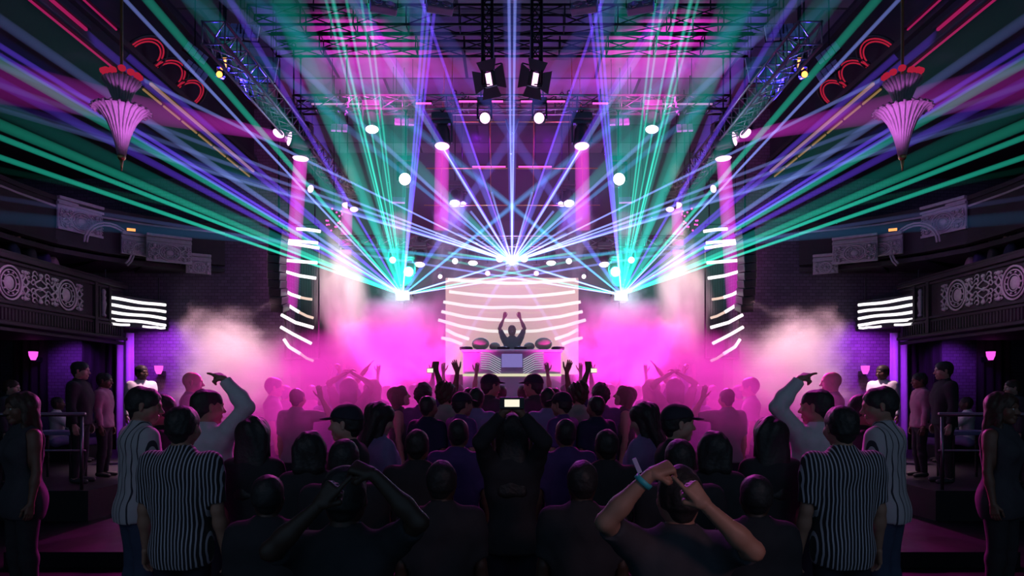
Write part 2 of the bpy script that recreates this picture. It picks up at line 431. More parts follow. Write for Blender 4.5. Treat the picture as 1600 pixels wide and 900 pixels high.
    for sd in (-1, 1):
        f.cap((sd*.031*q, .1*q, .002*q), (sd*.031*q, .1*q, .002*q), .016*q, None, (1.1, 1, .8), .015, cut=True)
        f.cap((sd*.031*q, .082*q, .002*q), (sd*.031*q, .082*q, .002*q), .0125*q, None, (1, 1, 1), .004)
        f.cap((sd*.05*q, .062*q, -.025*q), (sd*.045*q, .06*q, -.03*q), .022*q, None, (1, 1, 1), .03)  # cheek
        f.cap((sd*.079*q, -.005*q, .012*q), (sd*.081*q, -.006*q, -.022*q), .018*q, .012*q, (.5, 1, 1), .006)   # ear
    f.cap((0, .093*q, .006*q), (0, .117*q, -.028*q), .009*q, .0125*q, (1, 1, 1), .014)           # nose
    f.cap((-.011*q, .103*q, -.032*q), (.011*q, .103*q, -.032*q), .009*q, None, (1, 1, 1), .008)
    f.cap((-.016*q, .092*q, -.056*q), (.016*q, .092*q, -.056*q), .008*q, None, (1, 1, .8), .008)  # lips
    f.cap((-.014*q, .09*q, -.068*q), (.014*q, .09*q, -.068*q), .009*q, None, (1, 1, .8), .007)
    f.cap((-.018*q, .102*q, -.062*q), (.018*q, .102*q, -.062*q), .003*q, None, (1, 1, 1), .003, cut=True)
    Rt = np.array(R.transposed()); nb = Rt@(np.array(neck[0][0])-hcn)
    f.cap(nb*.75, (0, -.02*q, -.04*q), .05*q*(.88 if female else 1), .055*q*(.85 if female else 1), k=.025)
    P, Q = f.mesh(); parts.append((P@Rn.T+hcn, Q))
    body = link('body', np_mesh('body', parts), skin, root)
    if eyes:
        for sd in (-1, 1):
            c = V((sd*.031*q, .0835*q, .002*q))
            o = MB().sphere(R @ c+hc, .0124*q, u=12, v=8).build('eye', MAT['eye'], root, True)
            MB().sphere(R @ (c+V((0, .0098*q, 0))), .005*q, (1, .6, 1), 10, 6).build('iris', MAT['iris'], o, True, Matrix.Translation(hc))
    # ---- hair
    hs, hm = hair
    if hs not in ('none',):
        f = Field((-.2*q, -.25*q, -.55*q), (.2*q, .17*q, .2*q), res[1]*1.15)
        g = {'short': .009, 'crop': .004, 'long': .013, 'curly': .026, 'bun': .009, 'bob': .016, 'cap': .005, 'fluffy': .02}[hs]
        f.cap((0, -.022*q, .035*q), (0, .01*q, .036*q), .093*q+g*q, .086*q+g*q, (.86, 1, 1.0), .01)
        if hs in ('short', 'crop', 'cap', 'fluffy', 'curly', 'bun'):
            f.cap((0, -.045*q, -.03*q), (0, -.045*q, -.045*q), .066*q+g*q*.6, .05*q, (1.0, .9, 1), .03)
        if hs in ('long', 'bob'):
            L = .1 if hs == 'bob' else .36
            for sx in (-.055, -.02, .02, .055):
                f.cap((sx*q, -.05*q, .02*q), (sx*1.25*q, (-.075 if hs == 'bob' else -.105)*q, -L*q), .055*q, (.04 if hs == 'bob' else .03)*q, (1, .8, 1), .04)
            for sx in (-1, 1):
                f.cap((sx*.07*q, 0, .03*q), (sx*.085*q, .005*q, -L*.75*q), .032*q, .024*q, (.8, 1.1, 1), .03)
        if hs == 'bun': f.cap((0, -.09*q, .1*q), (0, -.1*q, .105*q), .045*q, None, (1, 1, 1), .015)
        # clear the face
        f.cap((0, .13*q, -.055*q), (0, .13*q, -.02*q), .086*q, .078*q, (.9, .75, 1.15), .012, cut=True)
        f.cap((0, .11*q, -.16*q), (0, .11*q, -.06*q), .075*q, None, (.95, 1, 1), .01, cut=True)
        amp = {'curly': .02, 'fluffy': .013, 'long': .006, 'bob': .006}.get(hs, .004)
        f.wrinkle(amp*q, seed+3, 3.2 if hs in ('curly', 'fluffy') else 2.2)
        P, Q = f.mesh(); link('hair', np_mesh('hair', [(P@Rn.T+hcn, Q)]), hm or MAT['hair_black'], root)
        if hs == 'cap':
            f = Field((-.12*q, -.14*q, 0), (.12*q, .22*q, .17*q), res[1])
            f.cap((0, -.018*q, .04*q), (0, .012*q, .04*q), .105*q, .1*q, (.87, 1, 1.0), .01)
            f.plane((0, .12, -1), (0, 0, .045*q))
            f.cap((0, .085*q, .048*q), (0, .135*q, .038*q), .066*q, .055*q, (1, 1, .12), .006)
            P, Q = f.mesh(); link('cap', np_mesh('cap', [(P@Rn.T+hcn, Q)]), MAT['cap_cloth'], root)
    # ---- clothes
    inf = .017*h
    if top is not None:
        bs = tors+(up if sleeve != 'none' else [])+(lo_ if sleeve == 'long' else [])
        f = Field(*bounds(bs+[(J(0,0,hem*H), J(0,0,hem*H), .14, .14, (1,1,1), .02)], .07), res[0])
        f2 = None
        if sleeve == 'short':
            bs = tors; f2 = Field(f.lo, [a[-1] for a in f.ax], f.h); f2.D = np.full_like(f.D, .5)
            f2.ax = f.ax
            for b in up: f2.cap(b[0], b[1], b[2], b[3], b[4], b[5]+.01, infl=inf)
        for b in bs: f.cap(b[0], b[1], b[2], b[3], b[4], b[5]+.01, infl=inf)
        if hem < .5: f.cap(J(-.05*h*hw, 0, .47*H), J(.05*h*hw, 0, .47*H), .128*h*hw+inf*.6, None, (1, 1.02, 1.3), .06)
        f.wrinkle(.006 if fine else .004, seed)
        f.plane((0, .12, -1), J(0, 0, hem*H))
        f.cap(J(0, .012*h, .9*H), J(0, .04*h, 1.02*H), .09*h, k=.006, cut=True)
        if sleeve == 'short':
            for sd in (-1, 1):
                e, w, _ = A[sd]
                d = e-S[sd]; o = S[sd]+d*.78
                f2.cap(o+d.normalized()*.085*h, e+d.normalized()*.12*h, .082*h, .085*h, k=.004, cut=True)
            hh = np.maximum(.05-np.abs(f.D-f2.D), 0)/.05; f.D = np.minimum(f.D, f2.D)-hh*hh*.05/4
        elif sleeve == 'none':
            for sd in (-1, 1): f.cap(S[sd]+V((sd*.035, 0, .02)), A[sd][0], .07*h, .06*h, k=.006, cut=True)
        elif sleeve == 'long':
            for sd in (-1, 1):
                e, w, _ = A[sd]; f.cap(w+(w-e).normalized()*.035, w+(w-e).normalized()*.09, .06, k=.004, cut=True)
        link('shirt' if not female else 'top', np_mesh('shirt', [f.mesh()]), top, root)
    if bottom is not None and legs:
        bs = leg+tors[:2]
        f = Field(*bounds(bs, .05), res[0]*1.1)
        for b in bs: f.cap(b[0], b[1], b[2], b[3], b[4], b[5], infl=.011*h)
        f.wrinkle(.004, seed+9)
        f.plane((0, 0, 1), J(0, 0, .565*H)); f.plane((0, 0, -1), (0, 0, .045*H))
        link('trousers', np_mesh('trousers', [f.mesh()]), bottom, root)
        for b in feet:
            f = Field(*bounds([b], .04), res[1]*1.3); f.cap(b[0], b[1], b[2], b[3], b[4], .01, infl=.008); f.plane((0, 0, -1), (0, 0, .004))
            link('shoe', np_mesh('shoe', [f.mesh()]), MAT['shoe'], root)
    root['_arms'] = 0; del root['_arms']
    PERSON_INFO[root.name] = dict(A=A, S=S, hc=hc, R=R, h=h)
    return root
PERSON_INFO = {}
# ------------------------------------------------------------------ material library
MAT = {}
for k, c, r in (('hair_black', (.022, .02, .02, 1), .55), ('hair_brown', (.05, .025, .015, 1), .5), ('hair_auburn', (.12, .05, .03, 1), .5), ('hair_blond', (.3, .2, .11, 1), .5),
                ('eye', (.75, .75, .72, 1), .2), ('iris', (.04, .02, .015, 1), .2), ('cap_cloth', (.02, .018, .035, 1), .8), ('shoe', (.03, .03, .035, 1), .5)):
    MAT[k] = pbr(k, c, r, noise=.3, nscale=40 if 'hair' in k else 5, bump=.3 if 'hair' in k else 0)
for k, c in (('skin_light', (.5, .3, .23, 1)), ('skin_tan', (.36, .2, .14, 1)), ('skin_brown', (.18, .09, .06, 1)), ('skin_deep', (.06, .032, .022, 1))):
    MAT[k] = pbr(k, c, .5, noise=.12, nscale=30)
for k, c in (('cloth_black', (.035, .035, .04, 1)), ('cloth_charcoal', (.06, .06, .07, 1)), ('cloth_navy', (.02, .025, .06, 1)), ('cloth_purple', (.1, .05, .2, 1)), ('cloth_white', (.6, .6, .64, 1)),
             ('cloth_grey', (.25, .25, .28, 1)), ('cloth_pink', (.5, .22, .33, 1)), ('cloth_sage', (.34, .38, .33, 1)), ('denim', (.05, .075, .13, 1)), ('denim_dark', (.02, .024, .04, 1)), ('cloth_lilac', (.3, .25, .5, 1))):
    MAT[k] = pbr(k, c, .9, noise=.2, nscale=14, bump=.15, spec=.2)
MAT['stripe_fine'] = striped('stripe_fine', (.014, .014, .02, 1), (.5, .5, .58, 1), .021, .0075)
MAT['stripe_wide'] = striped('stripe_wide', (.5, .49, .52, 1), (.03, .03, .045, 1), .062, .011, wob=.012)
MAT['wall'] = pbr('wall_plaster', (.014, .012, .022, 1), .85, noise=.3, nscale=1.5, bump=.2)
MAT['backcloth'] = pbr('backcloth', (.05, .048, .055, 1), .9, noise=.4, nscale=.8)
MAT['black_metal'] = pbr('black_metal', (.02, .02, .024, 1), .4, .6)
MAT['truss_metal'] = pbr('truss_metal', (.28, .27, .3, 1), .35, .85)
MAT['dark_truss'] = pbr('dark_truss', (.018, .017, .024, 1), .45, .7)
MAT['fix_body'] = pbr('fixture_body', (.05, .05, .058, 1), .4, .2)
MAT['chrome'] = pbr('chrome', (.7, .7, .75, 1), .15, 1)
MAT['gold'] = pbr('gilded_moulding', (.6, .4, .16, 1), .35, .8, noise=.3, nscale=20)
MAT['plaster'] = pbr('carved_plaster', (.36, .34, .36, 1), .75, noise=.25, nscale=12, bump=.3)
MAT['plaster_dark'] = pbr('dark_panelling', (.02, .018, .022, 1), .7, noise=.3, nscale=6, bump=.2)
MAT['rail_metal'] = pbr('rail_metal', (.25, .2, .25, 1), .3, .9)
MAT['fabric_black'] = pbr('black_drape', (.01, .01, .014, 1), .95, noise=.3)
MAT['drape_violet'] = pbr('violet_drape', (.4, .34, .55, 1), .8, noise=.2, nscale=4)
MAT['stage_black'] = pbr('stage_black', (.01, .01, .013, 1), .6, noise=.3, nscale=3)
MAT['lamp_white'] = emit('lamp_white', (1, .93, 1, 1), 2.6)
MAT['lamp_pink'] = emit('lamp_pink', (1, .5, .9, 1), 2.2)
MAT['lamp_magenta'] = emit('lamp_magenta', (1, .1, .6, 1), 1.6)
MAT['lamp_orange'] = emit('lamp_orange', (1, .28, .06, 1), 4)
MAT['lamp_cyan'] = emit('lamp_cyan', (.8, .97, 1, 1), 8)
MAT['red_lit_glow'] = emit('red_lit_glow', (1, .03, .1, 1), .36)  # red light on mouldings and rosette, put into emission
MAT['pink_trim_glow'] = emit('pink_trim_glow', (.9, .03, .25, 1), .35)  # pink light on the cove trim, put into emission
MAT['gilt_trim_glow'] = emit('gilt_trim_glow', (.9, .5, .2, 1), .28)  # warm light on the gilt trim, put into emission
MAT['led_white'] = emit('led_white', (1, .94, .97, 1), 1.6)
MAT['led_cream'] = emit('led_cream', (1, .93, .88, 1), 1.5)
MAT['led_fade'] = emit('led_fade', (1, .72, .6, 1), .9)
MAT['sconce'] = emit('sconce_glow', (.9, .1, .75, 1), 1.2)
MAT['exit_glow'] = emit('sign_glow', (1, .32, .07, 1), 1.6)
MAT['phone_screen'] = emit('phone_screen', (1, .95, .75, 1), 1.0)
MAT['phone'] = pbr('phone_case', (.02, .02, .022, 1), .3)
MAT['olive'] = pbr('olive_dome', (.22, .24, .16, 1), .85, noise=.2)
MAT['band_teal'] = pbr('band_teal', (.05, .5, .55, 1), .5)
MAT['band_lilac'] = pbr('band_lilac', (.5, .42, .7, 1), .5)

def brick(name, base, mortar, scale=4.0, row=.25):
    m, nt, out = nmat(name); L = nt.links.new
    b = node(nt, 'ShaderNodeBsdfPrincipled'); b.inputs['Roughness'].default_value = .8
    tc = node(nt, 'ShaderNodeTexCoord'); mp = node(nt, 'ShaderNodeMapping'); L(tc.outputs['Object'], mp.inputs[0]); mp.inputs['Rotation'].default_value = (PI/2, 0, 0)
    bt = node(nt, 'ShaderNodeTexBrick'); L(mp.outputs[0], bt.inputs['Vector']); bt.inputs['Scale'].default_value = scale
    bt.inputs['Color1'].default_value = base; bt.inputs['Color2'].default_value = tuple(c*.7 for c in base[:3])+(1,); bt.inputs['Mortar'].default_value = mortar
    bp = node(nt, 'ShaderNodeBump'); bp.inputs['Distance'].default_value = .02; bp.inputs['Strength'].default_value = .6; bp.invert = True
    L(bt.outputs['Fac'], bp.inputs['Height']); L(bt.outputs[0], b.inputs['Base Color']); L(bp.outputs[0], b.inputs['Normal']); L(b.outputs[0], out.inputs[0]); return m
MAT['brick'] = brick('painted_brick', (.12, .1, .16, 1), (.05, .04, .06, 1), 3.2)
def ceil_mat():
    m, nt, out = nmat('ceiling_panels'); L = nt.links.new
    b = node(nt, 'ShaderNodeBsdfPrincipled'); b.inputs['Roughness'].default_value = .8
    tc = node(nt, 'ShaderNodeTexCoord'); bt = node(nt, 'ShaderNodeTexBrick'); L(tc.outputs['Object'], bt.inputs['Vector'])
    bt.inputs['Scale'].default_value = .17; bt.inputs['Mortar Size'].default_value = .006; bt.inputs['Color1'].default_value = (.28, .22, .3, 1); bt.inputs['Color2'].default_value = (.06, .05, .08, 1); bt.inputs['Mortar'].default_value = (.02, .02, .03, 1); bt.offset = .35
    nz = node(nt, 'ShaderNodeTexNoise'); nz.inputs['Scale'].default_value = 1.2; L(tc.outputs['Object'], nz.inputs['Vector'])
    mx = node(nt, 'ShaderNodeMix', data_type='RGBA', blend_type='MULTIPLY'); mx.inputs[0].default_value = .6; L(bt.outputs[0], mx.inputs[6]); L(nz.outputs[0], mx.inputs[7])
    L(mx.outputs[2], b.inputs['Base Color']); L(b.outputs[0], out.inputs[0]); return m
MAT['ceiling'] = ceil_mat()
def floor_mat():
    m, nt, out = nmat('dark_floor'); L = nt.links.new
    b = node(nt, 'ShaderNodeBsdfPrincipled'); tc = node(nt, 'ShaderNodeTexCoord'); nz = node(nt, 'ShaderNodeTexNoise'); nz.inputs['Scale'].default_value = 3; nz.inputs['Detail'].default_value = 6
    L(tc.outputs['Object'], nz.inputs['Vector']); cr = node(nt, 'ShaderNodeMapRange'); cr.inputs[3].default_value = .25; cr.inputs[4].default_value = .6; L(nz.outputs[0], cr.inputs[0]); L(cr.outputs[0], b.inputs['Roughness']); b.inputs['Specular IOR Level'].default_value = .12
    b.inputs['Base Color'].default_value = (.012, .012, .016, 1); L(b.outputs[0], out.inputs[0]); return m
MAT['floor'] = floor_mat()

def beam_mat(name, col, power, r0, k, p=.6, decay=30.0):
    """light scattered along a beam: brightness per metre falls as the beam widens"""
    m, nt, out = nmat(name); L = nt.links.new
    tc = node(nt, 'ShaderNodeTexCoord'); sp = node(nt, 'ShaderNodeSeparateXYZ'); L(tc.outputs['Object'], sp.inputs[0])
    w = node(nt, 'ShaderNodeMath', operation='MULTIPLY_ADD'); L(sp.outputs[2], w.inputs[0]); w.inputs[1].default_value = k; w.inputs[2].default_value = r0
    pw = node(nt, 'ShaderNodeMath', operation='POWER'); L(w.outputs[0], pw.inputs[0]); pw.inputs[1].default_value = -1-p
    ex = node(nt, 'ShaderNodeMath', operation='MULTIPLY'); L(sp.outputs[2], ex.inputs[0]); ex.inputs[1].default_value = -1/decay
    e2 = node(nt, 'ShaderNodeMath', operation='EXPONENT'); L(ex.outputs[0], e2.inputs[0])
    s1 = node(nt, 'ShaderNodeMath', operation='MULTIPLY'); L(pw.outputs[0], s1.inputs[0]); L(e2.outputs[0], s1.inputs[1])
    s2 = node(nt, 'ShaderNodeMath', operation='MULTIPLY'); L(s1.outputs[0], s2.inputs[0]); s2.inputs[1].default_value = power*(max(r0, .02)**p)*.5
    e = node(nt, 'ShaderNodeEmission'); e.inputs[0].default_value = col; L(s2.outputs[0], e.inputs[1])
    L(e.outputs[0], out.inputs['Volume']); return m
BK = {}   # kind: (material, r0, k)
def bkind(kind, col, power, r0, k, p=.6, decay=5.6):
    BK[kind] = (beam_mat('beam_'+kind, col, power, r0, k, p, decay), r0, k)
TL = (.03, .78, .55, 1); BW = (.26, .34, 1, 1); VI = (.15, .06, .9, 1); BL = (.15, .16, .95, 1)
bkind('teal_thin', TL, 1.9, .016, .0034, 1); bkind('teal_mid', TL, 1.6, .016, .008, .9); bkind('teal_soft', (.02, .5, .45, 1), .7, .014, .014, .8)
bkind('teal_line', (.03, .7, .5, 1), .9, .008, .003, .8); bkind('teal_sheet', (.0, .5, .4, 1), 1.4, .03, .045, .6, 4.6); bkind('teal_wide', (.01, .46, .4, 1), 1.25, .03, .03, .7, 4.6)
bkind('teal_short', (.1, .8, .7, 1), 1.6, .012, .012, .7, 1.6)
bkind('violet_thin', VI, 1.9, .012, .0036, .9); bkind('violet_mid', VI, 1.5, .014, .0075, .9)
bkind('pale_thin', BW, 1.8, .012, .003, 1.1); bkind('pale_mid', BW, 1.6, .014, .008, 1.0); bkind('pale_short', BW, 3.0, .012, .01, .7, 1.2); bkind('blue_wide', BL, 1.0, .03, .02, .85); bkind('navy_soft', (.02, .05, .5, 1), .4, .015, .016, .5)
bkind('sky_mid', (.08, .36, .85, 1), 1.3, .014, .010, .8, 4)
bkind('pale_glow', BW, 1.6, .014, .008, .8, 4); bkind('teal_flare', (.01, .42, .38, 1), .6, .02, .03, .5, 3.6); bkind('pale_fade', BW, 3.2, .012, .003, .9, 2.8); bkind('violet_fade', VI, 1.8, .012, .0036, .9, 3.0); bkind('teal_fade', TL, 1.8, .012, .004, .9, 2.6)
bkind('magenta_post', (.95, .05, .75, 1), .75, .15, .006, .5, 6); bkind('magenta_wash', (.6, .03, .55, 1), .36, .09, .035, .5, 9); bkind('violet_wash', (.16, .07, .75, 1), .34, .09, .018, .4, 14)

def smoke_mat(name, dens, col=(.9, .88, .9, 1), scale=1.6, lo=.42, hi=.8, seed=0.0, edge=1.6):
    m, nt, out = nmat(name); L = nt.links.new
    tc = node(nt, 'ShaderNodeTexCoord'); mp = node(nt, 'ShaderNodeMapping'); mp.inputs['Location'].default_value = (seed, seed*.7, 0); L(tc.outputs['Object'], mp.inputs[0])
    nz = node(nt, 'ShaderNodeTexNoise'); nz.inputs['Scale'].default_value = scale; nz.inputs['Detail'].default_value = 5; nz.inputs['Roughness'].default_value = .55; nz.inputs['Distortion'].default_value = .9; L(mp.outputs[0], nz.inputs['Vector'])
    ln = node(nt, 'ShaderNodeVectorMath', operation='LENGTH'); L(tc.outputs['Object'], ln.inputs[0])
    fo = node(nt, 'ShaderNodeMapRange'); fo.inputs[1].default_value = 1.0; fo.inputs[2].default_value = .15; fo.inputs[3].default_value = -.5*edge*.5; fo.inputs[4].default_value = .22; L(ln.outputs['Value'], fo.inputs[0])
    ad = node(nt, 'ShaderNodeMath', operation='ADD'); L(nz.outputs[0], ad.inputs[0]); L(fo.outputs[0], ad.inputs[1])
    mr = node(nt, 'ShaderNodeMapRange', interpolation_type='SMOOTHSTEP'); mr.inputs[1].default_value = lo; mr.inputs[2].default_value = hi; mr.inputs[3].default_value = 0; mr.inputs[4].default_value = dens; L(ad.outputs[0], mr.inputs[0])
    sc_ = node(nt, 'ShaderNodeVolumeScatter'); sc_.inputs['Color'].default_value = col; sc_.inputs['Anisotropy'].default_value = .0; L(mr.outputs[0], sc_.inputs['Density'])
    L(sc_.outputs[0], out.inputs['Volume']); return m
# ------------------------------------------------------------------ the hall
def struct(name, mb, mat, smooth=False):
    return tag(mb.build(name, mat, None, smooth), kind='structure')
struct('floor', MB().box((-13, -2, -.2), (13, 24, 0)), MAT['floor'])
struct('ceiling', MB().box((-6.3, -2, 9.0), (6.3, 17.8, 9.2)).box((-7, 17.8, 9.6), (7, 24, 9.8)), MAT['ceiling'])
struct('wall_back', MB().box((-7, 23, 1.0), (7, 23.2, 9.7)), MAT['backcloth'])
for s, nm in ((-1, 'left'), (1, 'right')):
    a = lambda x0, x1: (min(s*x0, s*x1), max(s*x0, s*x1))
    def bx(mb, x0, x1, y0, y1, z0, z1, **k):
        l, h = a(x0, x1); return mb.box((l, y0, z0), (h, y1, z1), **k)
    struct('wall_'+nm, bx(MB(), 12.5, 12.7, -2, 17.4, 0, 7.4), MAT['wall'])
    struct('wall_stage_'+nm, bx(bx(MB(), 5.4, 12.6, 17.2, 17.5, 0, 9.6), 6.9, 7.1, 17.5, 23, 0, 9.8), MAT['brick'])
    struct('ceiling_side_'+nm, bx(bx(MB(), 6.3, 12.6, -2, 17.3, 7.0, 7.2), 6.3, 6.5, -2, 17.3, 7.2, 9.2), MAT['wall'])
    # coved mouldings along the ceiling edge
    struct('trim_ceiling_'+nm, bx(bx(bx(MB(), 6.12, 6.3, -2, 17.2, 6.86, 7.05, bev=.03), 6.2, 6.32, -2, 17.2, 7.35, 7.45), 6.2, 6.32, -2, 17.2, 8.7, 8.82), MAT['plaster_dark'])
    # raised side terrace and balcony decks
    struct('floor_terrace_'+nm, bx(MB(), 5.9, 12.5, 9.8, 17.2, 0, .42), MAT['stage_black'])
    struct('floor_balcony_'+nm, bx(MB(), 9.05, 12.5, 3, 16.4, 3.0, 3.2), MAT['plaster_dark'])
struct('floor_stage', MB().box((-6.9, 14.2, 0), (6.9, 23, 1.2)), MAT['stage_black'])
struct('floor_step', MB().box((-5.2, 7.2, 0), (5.2, 13.9, .16)), MAT['floor'])
struct('floor_riser', MB().box((-2.2, 16.0, 1.2), (2.2, 18.0, 1.6), bev=.01), MAT['stage_black'])

# ------------------------------------------------------------------ left half of the balcony front etc.; each is mirrored to the right
def both(o): return o, mirrored(o)

def medallion(mb, y, z, x, w, h):
    """oval cartouche in relief on a face x = const, looking towards +x"""
    n = 28
    for k, r in ((1.0, .022), (.78, .014), (.5, .012)):
        mb.path([(x+.02, y+w*k*math.cos(t*2*PI/n), z+h*k*math.sin(t*2*PI/n)) for t in range(n)], r, 6, True)
    mb.sphere((x+.0, y, z), .5, (.07, w*.8, h*.85), 14, 10)
    for t in range(10): mb.sphere((x+.025, y+w*.64*math.cos(t*PI/5), z+h*.64*math.sin(t*PI/5)), .022, (1, 1, 1), 6, 5)
def foliage(mb, y, z, x, w, h, seed=0):
    r = random.Random(seed)
    for sy in (-1, 1):
        for sz in (-1, 1):
            pts = [(x+.02, y+sy*(w*.08+w*.36*math.sin(t*.42)*(1-t/16)), z+sz*h*(.02+.9*t/14)) for t in range(13)]
            mb.path(pts, .018, 6)
            for q in (.25, .55, .8):
                c = (y+sy*w*(.5-.15*q), z+sz*h*q)
                mb.path([(x+.02, c[0]+w*.17*math.cos(t*.55)*(1-t/13), c[1]+w*.17*math.sin(t*.55)*(1-t/13)) for t in range(11)], .014, 6)
    mb.sphere((x, y, z), .5, (.09, w*.3, h*.3), 12, 8); mb.sphere((x+.02, y, z+h*.8), .045); mb.sphere((x+.02, y, z-h*.8), .045)
def figure_post(mb, y, z, x, h):
    mb.lathe([(.0, -h), (.05, -h), (.06, -h*.9), (.03, -h*.75), (.05, -h*.4), (.065, -h*.05), (.04, h*.2), (.055, h*.4), (.03, h*.55), (.045, h*.7), (.05, h*.85), (.02, h), (0, h)], 12, Matrix.Translation((x, y, z)))

root = thing('balcony_front', 'carved balcony front with oval medallions on the left side of the hall', 'balcony', (-9, 10, 3.0))
P0 = MB().box((-.06, -7, 0), (.0, 6.3, 1.22)); P0.build('panel', MAT['plaster_dark'], root)
m = MB().box((-.1, -7, 1.16), (.1, 6.32, 1.26), bev=.02).box((-.06, -7, 1.09), (.05, 6.32, 1.15), bev=.015).box((-.04, -7, 1.27), (.04, 6.3, 1.31)); m.build('top_rail', MAT['plaster_dark'], root)
m = MB().box((-.06, -7, .36), (.06, 6.32, .42), bev=.012).box((-.06, -7, -.02), (.1, 6.32, .05), bev=.02).box((-.06, -7, -.12), (.03, 6.32, -.05), bev=.012).box((-.06, -7, .3), (.03, 6.32, .34)); m.build('moulding', MAT['plaster_dark'], root)
m = MB(); y = -6.9
while y < 6.2: m.box((0, y, .08), (.03, y+.045, .29)); y += .09
m.build('dentil_band', MAT['plaster_dark'], root)
for i in range(7):                                    # medallions, foliage panels and figure posts in turn
    yy = -5.5+i*1.62
    b = MB(); medallion(b, yy, .75, .0, .3, .3); b.build('medallion', MAT['plaster'], root, True)
    for q in (-1, 1):
        b = MB(); foliage(b, yy+q*.39, .75, .0, .2, .3, i); b.build('scroll', MAT['plaster'], root, True)
    if i < 6:
        b = MB(); foliage(b, yy+.81, .75, .0, .46, .31, i+9); b.build('foliage_panel', MAT['plaster'], root, True)
b = MB().box((-.05, 5.1, .02), (.07, 5.2, 1.2)).box((-.05, 5.62, .36), (.07, 5.7, 1.14)).box((-.05, 5.28, .42), (.05, 5.34, 1.1)); b.build('pilaster', MAT['plaster_dark'], root)
b = MB(); figure_post(b, 5.46, .75, .03, .3); b.build('figure_relief', MAT['plaster'], root, True)
both(root)

# upper balcony front that curves towards the stage
upper = [V((-9.6, 4, 0)), V((-9.6, 13.6, 0)), V((-9.5, 14.6, 0)), V((-9.1, 15.5, 0)), V((-8.5, 16.2, 0)), V((-7.8, 16.7, 0)), V((-7.0, 17.1, 0))]
root = thing('upper_balcony', 'dark upper balcony front curving to the stage on the left', 'balcony', (-9.6, 12, 4.9))
O = V((-9.6, 12, 4.9))
def wallstrip(pts, z0, z1, th):
    mb = MB()
    for p, q in zip(pts, pts[1:]):
        d = (q-p); L = d.length; ang = math.atan2(d.y, d.x); mid = (p+q)/2
        mb.box((mid.x-L/2-.02, mid.y-th/2, z0), (mid.x+L/2+.02, mid.y+th/2, z1), rot=Matrix.Rotation(ang, 3, 'Z'), org=(mid.x, mid.y, (z0+z1)/2))
    return mb
T = Matrix.Translation(-O)
wallstrip(upper, 4.95, 5.75, .1).build('panel', MAT['plaster_dark'], root, M=T)
wallstrip(upper, 5.75, 5.84, .2).build('top_rail', MAT['plaster_dark'], root, M=T)
wallstrip(upper, 4.86, 4.95, .2).build('moulding', MAT['plaster_dark'], root, M=T)
wallstrip(upper, 5.62, 5.66, .14).build('upper_moulding', MAT['plaster'], root, M=T)
mb = MB()
for p, q in zip(upper, upper[1:]):
    mb.prism([(0, 0), (3.4, 0), (3.4, .1), (0, .1)], (q-p).length+.02, Matrix.Translation((p.x, p.y, 4.7)) @ Matrix.Rotation(math.atan2((q-p).y, (q-p).x)-PI/2, 4, 'Z') @ Matrix.Scale(-1, 4, (1, 0, 0)))
mb.build('deck', MAT['plaster_dark'], root, M=T)
both(root)
# ornamental plaques on the upper front
def plaque(label, c, ang, w, h, seed):
    root = thing('plaster_plaque', label, 'plaque', c, ang)
    MB().box((-w/2, -.05, -h/2), (w/2, 0, h/2), bev=.01).build('backboard', MAT['plaster'], root)
    b = MB().box((-w/2, -.09, h/2-.1), (w/2, .0, h/2-.05)).box((-w/2, -.11, h/2), (w/2, 0, h/2+.07), bev=.015).box((-w/2, -.07, -h/2), (w/2, 0, -h/2+.05)); b.build('cornice', MAT['plaster'], root)
    rr = Matrix.Rotation(PI/2, 4, 'Z')
    n = 3
    for i in range(n):
        b = MB(); (foliage if i != 1 else medallion)(*((b, 0, 0, 0, w*.24, h*.32)+((seed+i,) if i != 1 else ())))
        b.build('relief', MAT['plaster'], root, True, M=Matrix.Translation((-w/3+i*w/3, -.06, -.06)) @ Matrix.Rotation(-PI/2, 4, 'Z'))
    return root
pk = plaque('lilac lit carved plaque on the upper balcony at the far left', at(124, 343, 15.05), PI/2-.35, 1.05, .62, 1)
both(pk)
both(plaque('carved plaque on the curved box beside the stage on the left', at(264, 392, 16.2), PI/2-.95, .95, .55, 5))
both(plaque('dim long carved plaque on the upper balcony curve at left', at(222, 386, 16.0), PI/2-.75, .9, .42, 8))
both(plaque('small plaque at the end of the curved box on the left', at(310, 415, 16.75), PI/2-1.05, .55, .4, 8))
# arch opening moulding behind the plaque
b = MB()
for r in (.5, .56): b.path([(r*math.cos(t*PI/12), 0, r*.9*math.sin(t*PI/12)) for t in range(-3, 13)], .022, 8)
o = b.build('arch_moulding', MAT['plaster'], None, True); o.location = at(172, 385, 15.4); o.rotation_euler.z = PI/2-.5
both(tag(o, 'thin arched moulding over the dark balcony recess at left', 'moulding'))
for i, (px, py) in enumerate(((205, 359), (201, 367))):
    rt = thing('exit_sign', ('upper' if i == 0 else 'lower')+' small orange glowing sign above the balcony at left', 'sign', at(px, py, 15.8), .5)
    MB().box((-.1, 0, -.04), (.1, .05, .04), bev=.008).build('box', MAT['black_metal'], rt)
    MB().box((-.085, -.006, -.03), (.085, .002, .03)).build('lit_face', MAT['exit_glow'], rt)
    both(rt)

